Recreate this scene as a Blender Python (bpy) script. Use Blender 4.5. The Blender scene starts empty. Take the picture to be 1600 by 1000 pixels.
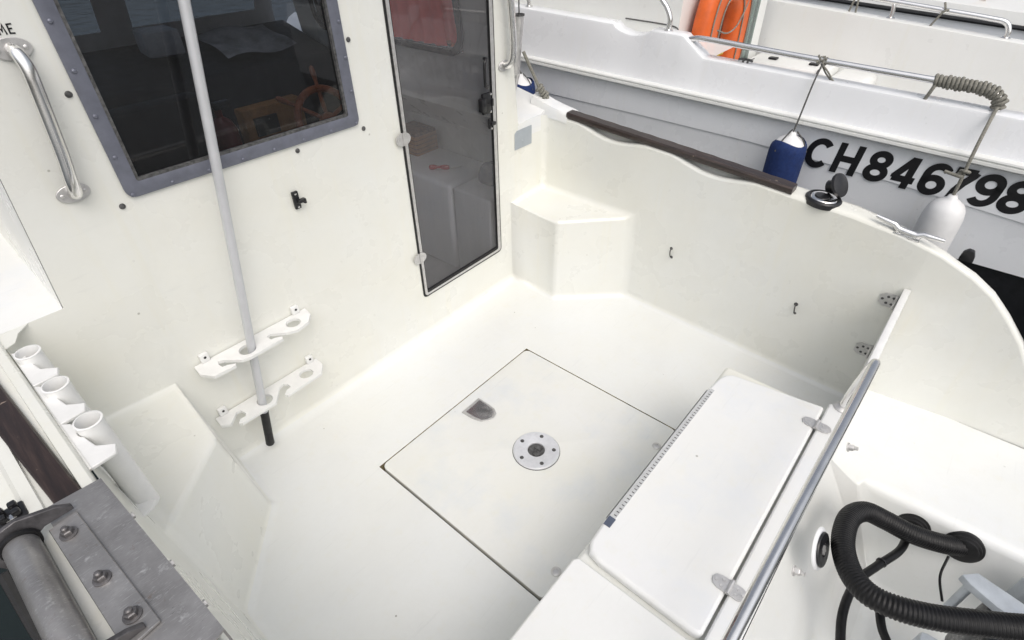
import bpy, bmesh, math, random
from mathutils import Vector, Matrix

random.seed(7)
S = bpy.context.scene
COL = S.collection
R = math.radians
PI = math.pi

# ------------------------------------------------------------------ camera
cam_d = bpy.data.cameras.new('camera')
cam = bpy.data.objects.new('camera', cam_d)
COL.objects.link(cam)
right = Vector((0.648, -0.762, -0.011))
down = Vector((-0.477, -0.395, -0.785))
fwd = Vector((0.594, 0.514, -0.619)).normalized()
right = (right - fwd * right.dot(fwd)).normalized()
up = right.cross(fwd).normalized()
m = Matrix((right, up, -fwd)).transposed().to_4x4()
m.translation = Vector((0, 0, 1.56))
cam.matrix_world = m
cam_d.sensor_width = 36
cam_d.lens = 851.97 / 1600 * 36
cam_d.clip_start = 0.02
cam_d.clip_end = 500
S.camera = cam

# ------------------------------------------------------------------ sky, sun, exposure
SUN_EL, SUN_AZ = R(55), R(208)      # azimuth measured from +Y (forward) clockwise
W = bpy.data.worlds.new('World')
S.world = W
W.use_nodes = True
wn = W.node_tree
wn.nodes.clear()
wo = wn.nodes.new('ShaderNodeOutputWorld')
bg = wn.nodes.new('ShaderNodeBackground')
hs = wn.nodes.new('ShaderNodeHueSaturation')
sk = wn.nodes.new('ShaderNodeTexSky')
sk.sky_type = 'NISHITA'
sk.sun_disc = False
sk.sun_elevation = SUN_EL
sk.sun_rotation = SUN_AZ
sk.air_density = 1.0
sk.dust_density = 6.0
sk.ozone_density = 1.0
hs.inputs['Saturation'].default_value = 0.45
bg.inputs['Strength'].default_value = 0.15
wn.links.new(sk.outputs[0], hs.inputs['Color'])
wn.links.new(hs.outputs[0], bg.inputs['Color'])
wn.links.new(bg.outputs[0], wo.inputs[0])

sd = bpy.data.lights.new('sun', 'SUN')
sd.energy = 0.8
sd.angle = R(110)
sd.color = (1.0, 0.995, 0.985)
sun = bpy.data.objects.new('sun', sd)
COL.objects.link(sun)
sdir = Vector((math.sin(SUN_AZ) * math.cos(SUN_EL), math.cos(SUN_AZ) * math.cos(SUN_EL), math.sin(SUN_EL)))
sun.rotation_euler = sdir.to_track_quat('Z', 'Y').to_euler()
sun.location = sdir * 20

S.view_settings.view_transform = 'Standard'
S.view_settings.look = 'None'
S.view_settings.exposure = 0.0
S.view_settings.gamma = 1.0
S.view_settings.use_curve_mapping = False
S.render.engine = 'CYCLES'
S.cycles.use_denoising = True
S.cycles.max_bounces = 10
S.cycles.transparent_max_bounces = 16
S.cycles.caustics_reflective = False
S.cycles.caustics_refractive = False

# ------------------------------------------------------------------ materials
def new_mat(name):
    mt = bpy.data.materials.new(name)
    mt.use_nodes = True
    nt = mt.node_tree
    nt.nodes.clear()
    out = nt.nodes.new('ShaderNodeOutputMaterial')
    return mt, nt, out

def N(nt, kind, **kw):
    n = nt.nodes.new(kind)
    for k, v in kw.items():
        if k.startswith('_'):
            setattr(n, k[1:], v)
        else:
            n.inputs[k.replace('__', ' ')].default_value = v
    return n

def coords(nt):
    return nt.nodes.new('ShaderNodeNewGeometry').outputs['Position']

def noise(nt, scale, detail=4, rough=0.55, co=None):
    n = nt.nodes.new('ShaderNodeTexNoise')
    n.inputs['Scale'].default_value = scale
    n.inputs['Detail'].default_value = detail
    n.inputs['Roughness'].default_value = rough
    nt.links.new(co if co else coords(nt), n.inputs['Vector'])
    return n.outputs['Fac']

def ramp(nt, fac, stops):
    r = nt.nodes.new('ShaderNodeValToRGB')
    el = r.color_ramp.elements
    while len(el) > 1:
        el.remove(el[-1])
    el[0].position, el[0].color = stops[0][0], (*stops[0][1], 1)
    for p, c in stops[1:]:
        e = el.new(p)
        e.color = (*c, 1)
    nt.links.new(fac, r.inputs[0])
    return r.outputs[0]

def mixc(nt, fac, a, b):
    mx = nt.nodes.new('ShaderNodeMix')
    mx.data_type = 'RGBA'
    for sock, v in ((mx.inputs[0], fac), (mx.inputs[6], a), (mx.inputs[7], b)):
        if isinstance(v, (int, float)):
            sock.default_value = v
        elif isinstance(v, tuple):
            sock.default_value = (*v, 1)
        else:
            nt.links.new(v, sock)
    return mx.outputs[2]

def bump(nt, h, strength=0.2, dist=0.002):
    b = nt.nodes.new('ShaderNodeBump')
    b.inputs['Strength'].default_value = strength
    b.inputs['Distance'].default_value = dist
    nt.links.new(h, b.inputs['Height'])
    return b.outputs[0]

def prin(nt, out, color, rough, metal=0.0, normal=None, coat=0.0, spec=0.5, **kw):
    p = nt.nodes.new('ShaderNodeBsdfPrincipled')
    for nm, v in (('Base Color', color), ('Roughness', rough), ('Metallic', metal), ('Normal', normal), ('Coat Weight', coat), ('Specular IOR Level', spec)):
        if v is None:
            continue
        if isinstance(v, tuple):
            p.inputs[nm].default_value = (*v, 1)
        elif isinstance(v, (int, float)):
            p.inputs[nm].default_value = v
        else:
            nt.links.new(v, p.inputs[nm])
    nt.links.new(p.outputs[0], out.inputs[0])
    return p

def gelcoat(name, base, warm, rough=0.28, specks=0.5, smudge=None, bumps=0.05, sm=0.55):
    mt, nt, out = new_mat(name)
    c = mixc(nt, ramp(nt, noise(nt, 2.3, 3), [(0.35, (0, 0, 0)), (0.7, (1, 1, 1))]), base, warm)
    if smudge:
        c = mixc(nt, ramp(nt, noise(nt, 5.0, 5, 0.6), [(0.50, (0, 0, 0)), (0.72, (sm, sm, sm))]), c, smudge)
    fine = ramp(nt, noise(nt, 60, 6, 0.7), [(0.40, (0, 0, 0)), (0.75, (0.10, 0.10, 0.10))])
    c = mixc(nt, fine, c, tuple(v * 0.86 for v in warm))
    mp = nt.nodes.new('ShaderNodeMapping')
    mp.inputs['Rotation'].default_value = (0.3, 0.2, 0.9)
    mp.inputs['Scale'].default_value = (6, 90, 40)
    nt.links.new(coords(nt), mp.inputs[0])
    scr = ramp(nt, noise(nt, 1.0, 4, 0.6, mp.outputs[0]), [(0.63, (0, 0, 0)), (0.72, (specks * 0.22,) * 3)])
    c = mixc(nt, scr, c, (0.55, 0.56, 0.55))
    mq = nt.nodes.new('ShaderNodeMapping')
    mq.inputs['Scale'].default_value = (22, 22, 1.4)
    nt.links.new(coords(nt), mq.inputs[0])
    drip = ramp(nt, noise(nt, 1.0, 5, 0.6, mq.outputs[0]), [(0.55, (0, 0, 0)), (0.75, (0.30, 0.30, 0.30))])
    c = mixc(nt, drip, c, tuple(v * k_ for v, k_ in zip(warm, (0.97, 0.95, 0.87))))
    if specks:
        vo = nt.nodes.new('ShaderNodeTexVoronoi')
        vo.inputs['Scale'].default_value = 9.0
        nt.links.new(coords(nt), vo.inputs['Vector'])
        dots = ramp(nt, vo.outputs['Distance'], [(0.0, (1, 1, 1)), (0.024, (1, 1, 1)), (0.036, (0, 0, 0))])
        gate = ramp(nt, noise(nt, 3.1, 2), [(0.48, (0, 0, 0)), (0.54, (specks, specks, specks))])
        mm = nt.nodes.new('ShaderNodeMath')
        mm.operation = 'MULTIPLY'
        nt.links.new(dots, mm.inputs[0])
        nt.links.new(gate, mm.inputs[1])
        c = mixc(nt, mm.outputs[0], c, (0.13, 0.11, 0.07))
    r = ramp(nt, noise(nt, 7, 4), [(0.3, (rough - 0.08,) * 3), (0.7, (rough + 0.14,) * 3)])
    prin(nt, out, c, r, normal=bump(nt, noise(nt, 35, 3), bumps, 0.004), coat=0.3, spec=0.5)
    return mt

def plain(name, color, rough=0.4, metal=0.0, var=0.12, scale=25, bumps=0.08, coat=0.0, spec=0.5):
    mt, nt, out = new_mat(name)
    dark = tuple(max(0, v * (1 - var * 2)) for v in color)
    c = mixc(nt, ramp(nt, noise(nt, scale, 5, 0.6), [(0.35, (0, 0, 0)), (0.7, (1, 1, 1))]), color, dark)
    r = ramp(nt, noise(nt, scale * 1.7, 4), [(0.3, (max(0.03, rough - 0.07),) * 3), (0.7, (min(1, rough + 0.1),) * 3)])
    prin(nt, out, c, r, metal, bump(nt, noise(nt, scale * 4, 3), bumps, 0.002), coat, spec)
    return mt

M = {}
M['gel'] = gelcoat('gelcoat cream', (0.768, 0.775, 0.740), (0.760, 0.755, 0.688), smudge=(0.73, 0.71, 0.62), sm=0.18)
M['floor'] = gelcoat('gelcoat deck sky tint', (0.755, 0.768, 0.760), (0.748, 0.753, 0.722), rough=0.38, specks=0.8, bumps=0.14, smudge=(0.68, 0.69, 0.68), sm=0.30)  # same gelcoat tinted cooler, sky light put into the colour
M['lid'] = gelcoat('gelcoat lid', (0.80, 0.805, 0.80), (0.785, 0.785, 0.755), rough=0.4, specks=0.5, smudge=(0.70, 0.73, 0.77))
M['hatch'] = gelcoat('gelcoat hatch', (0.79, 0.795, 0.78), (0.77, 0.77, 0.72), rough=0.45, specks=0.8, smudge=(0.66, 0.70, 0.74), bumps=0.12)
M['white'] = plain('white plastic', (0.80, 0.80, 0.785), 0.4, var=0.04)
M['nbwhite'] = gelcoat('neighbour topsides', (0.81, 0.82, 0.835), (0.78, 0.79, 0.805), rough=0.28, specks=0.15, bumps=0.02)
M['nbhull'] = gelcoat('neighbour hull', (0.84, 0.855, 0.875), (0.79, 0.81, 0.835), rough=0.28, specks=0.2, bumps=0.02)
M['nbcream'] = gelcoat('neighbour cockpit', (0.77, 0.775, 0.755), (0.74, 0.745, 0.72), rough=0.35, specks=0.1)
M['steel'] = plain('stainless steel', (0.84, 0.83, 0.82), 0.17, 1.0, 0.04, 15, 0.0)
M['brushed'] = plain('brushed steel', (0.68, 0.67, 0.66), 0.42, 0.7, 0.10, 60, 0.03)
M['plate'] = plain('cast alloy plate', (0.72, 0.73, 0.76), 0.40, 0.25, 0.06, 60, 0.02)
M['alu'] = plain('anodised window frame', (0.19, 0.20, 0.245), 0.45, 0.4, 0.10, 30, 0.05)
M['polealu'] = plain('pole aluminium', (0.60, 0.61, 0.63), 0.42, 0.3, 0.04, 20)
M['rubber'] = plain('black rubber', (0.012, 0.012, 0.013), 0.5, 0, 0.3, 40)
M['black'] = plain('black plastic', (0.015, 0.015, 0.017), 0.32, 0, 0.2, 30)
M['seal'] = plain('grey sealant', (0.12, 0.12, 0.12), 0.7, 0, 0.4, 90, 0.5)
M['blackpaint'] = plain('black lettering', (0.008, 0.008, 0.01), 0.4, 0, 0.1, 30, 0.0)
M['boot'] = plain('black antifouling', (0.010, 0.011, 0.014), 0.55, 0, 0.3, 20)
M['orange'] = plain('orange vinyl', (0.72, 0.13, 0.02), 0.45, 0, 0.12, 12, 0.1)
M['blue'] = plain('navy fender fabric', (0.008, 0.028, 0.125), 0.85, 0, 0.15, 60, 0.5)
M['fwhite'] = plain('white fender vinyl', (0.80, 0.80, 0.80), 0.4, 0, 0.05, 12)
M['rope'] = plain('grey rope', (0.30, 0.29, 0.25), 0.9, 0, 0.25, 180, 0.8)
M['cord'] = plain('dark cord', (0.12, 0.12, 0.115), 0.9, 0, 0.3, 180, 0.8)
M['brown'] = plain('varnished wheel wood', (0.38, 0.12, 0.05), 0.3, 0, 0.25, 20)
M['dashwood'] = plain('dashboard wood', (0.36, 0.17, 0.05), 0.5, 0, 0.2, 15)
M['interior'] = plain('cabin lining', (0.62, 0.60, 0.56), 0.7, 0, 0.12, 6)
M['darkint'] = plain('dark upholstery', (0.008, 0.009, 0.013), 0.7, 0, 0.3, 12)
M['red'] = plain('red handle', (0.55, 0.02, 0.02), 0.4)
M['navy'] = plain('navy cushion', (0.015, 0.03, 0.10), 0.8)
M['greyplate'] = plain('grey sticker plate', (0.42, 0.46, 0.50), 0.35, 0.3, 0.05, 20)
M['ruler'] = plain('ruler strip', (0.55, 0.56, 0.56), 0.5, 0, 0.1, 60)
M['hosem'] = plain('hose plastic', (0.007, 0.007, 0.008), 0.42, 0, 0.3, 60, 0.15, 0.0, 0.3)
M['engine'] = plain('engine bracket paint', (0.52, 0.56, 0.60), 0.35, 0.2, 0.08, 30)
M['lens'] = plain('brass yellow', (0.6, 0.42, 0.03), 0.4)

def wood_mat():
    mt, nt, out = new_mat('weathered dark teak')
    co = coords(nt)
    mp = nt.nodes.new('ShaderNodeMapping')
    mp.inputs['Scale'].default_value = (60, 4, 60)
    nt.links.new(co, mp.inputs[0])
    g = noise(nt, 1.5, 6, 0.65, mp.outputs[0])
    c = ramp(nt, g, [(0.3, (0.012, 0.007, 0.006)), (0.55, (0.028, 0.016, 0.013)), (0.8, (0.07, 0.045, 0.036))])
    chips = ramp(nt, noise(nt, 45, 3, 0.5, None), [(0.70, (0, 0, 0)), (0.74, (0.8, 0.8, 0.8))])
    c = mixc(nt, chips, c, (0.32, 0.25, 0.20))
    prin(nt, out, c, 0.38, normal=bump(nt, g, 0.5, 0.002), coat=0.2)
    return mt
M['teak'] = wood_mat()

def galv():
    mt, nt, out = new_mat('scuffed bracket steel')
    def strokes(rot, sc):
        mp = nt.nodes.new('ShaderNodeMapping')
        mp.inputs['Rotation'].default_value = (0, 0, rot)
        mp.inputs['Scale'].default_value = sc
        nt.links.new(coords(nt), mp.inputs[0])
        return noise(nt, 1.0, 5, 0.65, mp.outputs[0])
    c = ramp(nt, noise(nt, 14, 5, 0.6), [(0.3, (0.27, 0.262, 0.257)), (0.6, (0.38, 0.37, 0.365)), (0.8, (0.50, 0.49, 0.48))])
    for rot, sc, lo_ in ((0.4, (40, 700, 300), 0.60), (-0.7, (60, 900, 300), 0.62), (1.3, (50, 800, 300), 0.63)):
        c = mixc(nt, ramp(nt, strokes(rot, sc), [(lo_, (0, 0, 0)), (lo_ + 0.09, (0.55, 0.55, 0.55))]), c, (0.74, 0.74, 0.73))
    pale = ramp(nt, noise(nt, 38, 6, 0.7), [(0.60, (0, 0, 0)), (0.70, (0.6, 0.6, 0.6))])
    c = mixc(nt, pale, c, (0.70, 0.69, 0.68))
    rust = ramp(nt, noise(nt, 75, 5, 0.6), [(0.64, (0, 0, 0)), (0.74, (0.5, 0.5, 0.5))])
    c = mixc(nt, rust, c, (0.22, 0.15, 0.11))
    r = ramp(nt, strokes(0.4, (50, 800, 300)), [(0.3, (0.26,) * 3), (0.7, (0.50,) * 3)])
    prin(nt, out, c, r, 0.65, bump(nt, noise(nt, 160, 4), 0.08, 0.001))
    return mt
M['galv'] = galv()
M['cheek'] = plain('shaded bracket steel', (0.13, 0.125, 0.13), 0.45, 0.5, 0.25, 60, 0.1)  # roller cheeks: shade of the upright faces put into a darker colour
M['boltm'] = plain('tarnished bolt', (0.22, 0.21, 0.21), 0.4, 0.7, 0.2, 90, 0.05)

def glass(name, tint, dirt, dirtcol, refl=1.0):
    mt, nt, out = new_mat(name)
    tr = N(nt, 'ShaderNodeBsdfTransparent')
    tr.inputs[0].default_value = (*tint, 1)
    gl = N(nt, 'ShaderNodeBsdfGlossy', Roughness=0.03)
    gl.inputs[0].default_value = (refl, refl, refl, 1)
    fr = N(nt, 'ShaderNodeFresnel', IOR=1.45)
    m1 = nt.nodes.new('ShaderNodeMixShader')
    nt.links.new(fr.outputs[0], m1.inputs[0])
    nt.links.new(tr.outputs[0], m1.inputs[1])
    nt.links.new(gl.outputs[0], m1.inputs[2])
    df = N(nt, 'ShaderNodeBsdfDiffuse')
    df.inputs[0].default_value = (*dirtcol, 1)
    co = coords(nt)
    mp = nt.nodes.new('ShaderNodeMapping')
    mp.inputs['Scale'].default_value = (1, 1, 0.12)
    nt.links.new(co, mp.inputs[0])
    streak = noise(nt, 45, 6, 0.7, mp.outputs[0])
    cloud = noise(nt, 4, 4)
    mm = nt.nodes.new('ShaderNodeMath')
    mm.operation = 'MULTIPLY'
    nt.links.new(streak, mm.inputs[0])
    nt.links.new(cloud, mm.inputs[1])
    film = ramp(nt, mm.outputs[0], [(0.10, (dirt * 0.7,) * 3), (0.45, (dirt * 1.4,) * 3)])
    vo = nt.nodes.new('ShaderNodeTexVoronoi')
    vo.inputs['Scale'].default_value = 70
    nt.links.new(co, vo.inputs['Vector'])
    dots = ramp(nt, vo.outputs['Distance'], [(0.0, (0.22,) * 3), (0.06, (0.15,) * 3), (0.11, (0, 0, 0))])
    gate = ramp(nt, noise(nt, 30, 2), [(0.56, (0, 0, 0)), (0.60, (1, 1, 1))])
    m3 = nt.nodes.new('ShaderNodeMath')
    m3.operation = 'MULTIPLY'
    nt.links.new(dots, m3.inputs[0])
    nt.links.new(gate, m3.inputs[1])
    ad = nt.nodes.new('ShaderNodeMath')
    ad.operation = 'ADD'
    ad.use_clamp = True
    nt.links.new(film, ad.inputs[0])
    nt.links.new(m3.outputs[0], ad.inputs[1])
    m2 = nt.nodes.new('ShaderNodeMixShader')
    nt.links.new(ad.outputs[0], m2.inputs[0])
    nt.links.new(m1.outputs[0], m2.inputs[1])
    nt.links.new(df.outputs[0], m2.inputs[2])
    nt.links.new(m2.outputs[0], out.inputs[0])
    return mt
M['winglass'] = glass('smoked window glass', (0.31, 0.345, 0.41), 0.016, (0.5, 0.5, 0.5))
M['doorglass'] = glass('smoked door acrylic', (0.88, 0.88, 0.92), 0.11, (0.46, 0.455, 0.48))
M['clearglass'] = glass('clear cabin glass', (0.85, 0.88, 0.88), 0.01, (0.5, 0.5, 0.5))
M['greenglass'] = glass('neighbour door glass', (0.45, 0.55, 0.52), 0.08, (0.4, 0.45, 0.43))

def water_mat():
    mt, nt, out = new_mat('harbour water')
    p = prin(nt, out, (0.010, 0.016, 0.015), 0.06, normal=bump(nt, noise(nt, 3.0, 4), 0.4, 0.06), spec=0.5)
    return mt
M['water'] = water_mat()

# ------------------------------------------------------------------ mesh helpers
class MB:
    def __init__(self):
        self.v = []
        self.f = []
    def add(self, verts, faces):
        o = len(self.v)
        self.v += [tuple(p) for p in verts]
        self.f += [tuple(i + o for i in fc) for fc in faces]
        return self
    def box(self, x0, x1, y0, y1, z0, z1):
        v = [(x, y, z) for z in (z0, z1) for (x, y) in ((x0, y0), (x1, y0), (x1, y1), (x0, y1))]
        return self.add(v, [(3, 2, 1, 0), (4, 5, 6, 7), (0, 1, 5, 4), (1, 2, 6, 5), (2, 3, 7, 6), (3, 0, 4, 7)])
    def prism(self, pts, fn, t0, t1):
        """polygon pts (u,v) mapped by fn(u,v,t) between t0 and t1"""
        n = len(pts)
        v = [fn(u, w, t0) for u, w in pts] + [fn(u, w, t1) for u, w in pts]
        f = [tuple(range(n - 1, -1, -1)), tuple(range(n, 2 * n))]
        f += [(i, (i + 1) % n, n + (i + 1) % n, n + i) for i in range(n)]
        return self.add(v, f)
    def ring(self, outer, inner, fn, t0, t1):
        n = len(outer)
        v = [fn(u, w, t0) for u, w in outer] + [fn(u, w, t0) for u, w in inner] + [fn(u, w, t1) for u, w in outer] + [fn(u, w, t1) for u, w in inner]
        f = []
        for i in range(n):
            j = (i + 1) % n
            f += [(i, j, n + j, n + i), (2 * n + i, 3 * n + i, 3 * n + j, 2 * n + j), (i, 2 * n + i, 2 * n + j, j), (n + i, n + j, 3 * n + j, 3 * n + i)]
        return self.add(v, f)
    def tube(self, path, r, seg=12, cap=True, closed=False, flat=None):
        """r: number, list, or function(i); flat=(axis vector, factor) squashes the section"""
        P = [Vector(p) for p in path]
        n = len(P)
        T = []
        for i in range(n):
            a = P[(i - 1) % n] if (closed or i > 0) else P[0]
            b = P[(i + 1) % n] if (closed or i < n - 1) else P[-1]
            d = (b - a)
            T.append(d.normalized() if d.length > 1e-9 else Vector((0, 0, 1)))
        ref = Vector((0, 0, 1)) if abs(T[0].z) < 0.9 else Vector((1, 0, 0))
        nrm = (ref - T[0] * ref.dot(T[0])).normalized()
        v = []
        for i in range(n):
            nrm = (nrm - T[i] * nrm.dot(T[i]))
            nrm = nrm.normalized()
            bi = T[i].cross(nrm)
            rr = r(i) if callable(r) else (r[i] if isinstance(r, (list, tuple)) else r)
            for k in range(seg):
                a = 2 * PI * k / seg
                off = (nrm * math.cos(a) + bi * math.sin(a)) * rr
                if flat:
                    ax = Vector(flat[0])
                    off = off - ax * off.dot(ax) * (1 - flat[1])
                v.append(P[i] + off)
        f = []
        rng = n if closed else n - 1
        for i in range(rng):
            j = (i + 1) % n
            for k in range(seg):
                l = (k + 1) % seg
                f.append((i * seg + k, i * seg + l, j * seg + l, j * seg + k))
        if cap and not closed:
            f.append(tuple(range(seg - 1, -1, -1)))
            f.append(tuple((n - 1) * seg + k for k in range(seg)))
        return self.add(v, f)
    def lathe(self, prof, o, axis, seg=24, refdir=None):
        """prof (radius, height) pairs along axis from o"""
        ax = Vector(axis).normalized()
        ref = Vector(refdir) if refdir else (Vector((0, 0, 1)) if abs(ax.z) < 0.9 else Vector((1, 0, 0)))
        u = (ref - ax * ref.dot(ax)).normalized()
        w = ax.cross(u)
        o = Vector(o)
        v, f = [], []
        for (r, h) in prof:
            for k in range(seg):
                a = 2 * PI * k / seg
                v.append(o + ax * h + (u * math.cos(a) + w * math.sin(a)) * r)
        for i in range(len(prof) - 1):
            for k in range(seg):
                l = (k + 1) % seg
                f.append((i * seg + k, i * seg + l, (i + 1) * seg + l, (i + 1) * seg + k))
        f.append(tuple(range(seg - 1, -1, -1)))
        f.append(tuple((len(prof) - 1) * seg + k for k in range(seg)))
        return self.add(v, f)
    def grid(self, rows, closed_v=False):
        """rows: list of equal-length point lists"""
        n = len(rows[0])
        v = [p for r_ in rows for p in r_]
        f = []
        for i in range(len(rows) - 1):
            for k in range(n - (0 if closed_v else 1)):
                l = (k + 1) % n
                f.append((i * n + k, i * n + l, (i + 1) * n + l, (i + 1) * n + k))
        return self.add(v, f)
    def mesh(self, name, bevel=0.0, seg=2, smooth=35, weld=True, bang=30):
        bm = bmesh.new()
        vs = [bm.verts.new(p) for p in self.v]
        for fc in self.f:
            try:
                bm.faces.new([vs[i] for i in fc])
            except ValueError:
                pass
        if weld:
            bmesh.ops.remove_doubles(bm, verts=bm.verts, dist=1e-5)
        bmesh.ops.recalc_face_normals(bm, faces=bm.faces)
        if bevel > 0:
            ed = [e for e in bm.edges if len(e.link_faces) == 2 and e.calc_face_angle(0) > R(bang)]
            bmesh.ops.bevel(bm, geom=ed, offset=bevel, offset_type='OFFSET', segments=seg, profile=0.5, affect='EDGES', clamp_overlap=True)
        me = bpy.data.meshes.new(name)
        bm.to_mesh(me)
        bm.free()
        for p in me.polygons:
            p.use_smooth = True
        me.set_sharp_from_angle(angle=R(smooth))
        return me
    def obj(self, name, mat, parent=None, bevel=0.0, seg=2, smooth=35, weighted=False, **kw):
        return link(name, self.mesh(name, bevel, seg, smooth, **kw), mat, parent, weighted)

def link(name, me, mat, parent=None, weighted=False, loc=None, rot=None):
    o = bpy.data.objects.new(name, me)
    COL.objects.link(o)
    if mat and not me.materials:
        me.materials.append(M[mat] if isinstance(mat, str) else mat)
    if loc is not None:
        o.location = loc
    if rot is not None:
        o.rotation_euler = rot
    if parent:
        attach(o, parent)
    if weighted:
        w = o.modifiers.new('weighted normal', 'WEIGHTED_NORMAL')
        w.keep_sharp = True
    return o

def world_loc(o):
    l = Vector(o.location)
    return l

def attach(o, parent):
    o.parent = parent
    if parent.type == 'EMPTY' or parent.location.length > 0 or Vector(parent.rotation_euler).length > 0:
        mw = Matrix.LocRotScale(parent.location, parent.rotation_euler, None)
        o.matrix_parent_inverse = mw.inverted()

def thing(name, label, cat, loc=(0, 0, 0), group=None):
    o = bpy.data.objects.new(name, None)
    o.empty_display_size = 0.1
    COL.objects.link(o)
    o.location = loc
    return tag(o, label, cat, group)

def tag(o, label, cat, group=None):
    o['label'] = label
    o['category'] = cat
    if group:
        o['group'] = group
    return o

def rrect(x0, x1, y0, y1, r, n=6):
    """rounded rectangle outline, same point count for any size"""
    pts = []
    for (cx, cy, a0) in ((x1 - r, y1 - r, 0), (x0 + r, y1 - r, 90), (x0 + r, y0 + r, 180), (x1 - r, y0 + r, 270)):
        for k in range(n + 1):
            a = R(a0 + 90 * k / n)
            pts.append((cx + r * math.cos(a), cy + r * math.sin(a)))
    return pts

def rquad(q, r, n=6):
    """rounded convex quad outline; q counter-clockwise, first corner top right"""
    pts = []
    for i in range(4):
        p = Vector(q[i]); a = Vector(q[i - 1]); b = Vector(q[(i + 1) % 4])
        da = (a - p).normalized(); db = (b - p).normalized()
        p0 = p + da * r; p1 = p + db * r
        for k in range(n + 1):
            t = k / n
            s = p0 * (1 - t) ** 2 + p * 2 * t * (1 - t) + p1 * t * t
            pts.append((s.x, s.y))
    return pts

def smooth_path(pts, n=8, closed=False):
    P = [Vector(p) for p in pts]
    out = []
    L = len(P)
    rng = L if closed else L - 1
    for i in range(rng):
        p0 = P[i - 1] if (i > 0 or closed) else P[0] * 2 - P[1]
        p1 = P[i]
        p2 = P[(i + 1) % L]
        p3 = P[(i + 2) % L] if (i + 2 < L or closed) else P[-1] * 2 - P[-2]
        for k in range(n):
            t = k / n
            out.append(0.5 * ((2 * p1) + (-p0 + p2) * t + (2 * p0 - 5 * p1 + 4 * p2 - p3) * t * t + (-p0 + 3 * p1 - 3 * p2 + p3) * t ** 3))
    if not closed:
        out.append(P[-1])
    return out

def resample(path, step):
    P = [Vector(p) for p in path]
    out = [P[0]]
    acc = 0.0
    for a, b in zip(P, P[1:]):
        d = (b - a).length
        t = step - acc
        while t <= d:
            out.append(a + (b - a) * (t / d))
            t += step
        acc = (acc + d) % step
    return out

def interp(tab, x):
    if x <= tab[0][0]:
        return tab[0][1]
    for (a, va), (b, vb) in zip(tab, tab[1:]):
        if x <= b:
            return va + (vb - va) * (x - a) / (b - a)
    return tab[-1][1]

YB = 1.52
on_blk = lambda u, w, t: (u, YB - t, w)          # u = x, w = z, t = outwards (aft)
on_top = lambda u, w, t: (u, w, t)               # plan outline

# shared small meshes --------------------------------------------------
def screw_mesh():
    mb = MB()
    mb.lathe([(0.0052, 0), (0.0052, 0.0012), (0.0042, 0.0026), (0.0022, 0.0034), (0.0004, 0.0036)], (0, 0, 0), (0, -1, 0), 14)
    mb.box(-0.0036, 0.0036, -0.0040, -0.0030, -0.0006, 0.0006)
    return mb.mesh('screw')
SCREW = screw_mesh()
SCREW.materials.append(M['alu'])
def bolt_cap_mesh():
    mb = MB()
    mb.lathe([(0.0072, 0), (0.0072, 0.0015), (0.0055, 0.0038), (0.0025, 0.0048), (0.0004, 0.0050)], (0, 0, 0), (0, -1, 0), 16)
    mb.lathe([(0.0022, 0.0046), (0.0022, 0.0056), (0.0004, 0.0058)], (0, 0, 0), (0, -1, 0), 8)
    return mb.mesh('screw_cap')
CAP = bolt_cap_mesh()
CAP.materials.append(M['seal'])
def hexbolt_mesh():
    mb = MB()
    mb.lathe([(0.012, 0), (0.012, 0.0025), (0.0095, 0.003)], (0, 0, 0), (0, 0, 1), 20)
    mb.lathe([(0.0085, 0.003), (0.0085, 0.010), (0.0070, 0.0115)], (0, 0, 0), (0, 0, 1), 6)
    mb.lathe([(0.0048, 0.0115), (0.0048, 0.016), (0.0030, 0.018), (0.0004, 0.0185)], (0, 0, 0), (0, 0, 1), 12)
    return mb.mesh('bolt')
HEX = hexbolt_mesh()
HEX.materials.append(M['boltm'])

# ================================================================== WATER
wm = MB().add([(-60, -60, -0.42), (80, -60, -0.42), (80, 80, -0.42), (-60, 80, -0.42)], [(0, 1, 2, 3)])
wo_ = wm.obj('water', 'water')
wo_['kind'] = 'structure'

# ================================================================== OUR BOAT
boat = thing('fishing_boat', 'cream white motor fishing boat with open cockpit, smoked cabin door and dark teak rail', 'boat', (0.95, 0.6, -0.3))

# gunwale height of the starboard bulwark along y
GUN = [(-0.70, 0.02), (-0.60, 0.065), (-0.54, 0.125), (-0.475, 0.235), (-0.415, 0.345), (-0.36, 0.425), (-0.296, 0.493), (-0.235, 0.548), (-0.169, 0.588), (-0.071, 0.628), (0.049, 0.657), (0.21, 0.677),
       (0.425, 0.690), (0.9, 0.726), (1.38, 0.757), (1.52, 0.765), (2.6, 0.84), (3.6, 0.93)]
def scallop(y):
    d = 0
    for a, b in ((0.54, 0.885), (1.00, 1.33)):
        if a < y < b:
            d = 0.030 * math.sin(PI * (y - a) / (b - a)) ** 1.2
    return d

H0, H1, H2, H3 = (0.58, 1.118), (1.385, 1.118), (1.385, 0.40), (0.58, 0.40)
P0, P1, P2, P3 = (0.28, 1.52), (1.765, 1.52), (1.758, 1.253), (1.995, 1.0)
P4, P5, P6, P7, P8, P9 = (1.955, -0.035), (1.45, -0.035), (1.45, 0.29), (0.03, 0.29), (0.03, 1.01), (0.258, 1.265)
BT = 0.416
SA, SB_, SC, SD_ = (1.758, 1.52), (2.0, 1.52), (1.997, 1.015), (1.752, 1.247)
TA, TB, TC, TD = (0.224, 1.52), (-0.035, 1.52), (-0.005, 1.05), (0.203, 1.228)
def p3(p, z):
    return (p[0], p[1], z)

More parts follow.
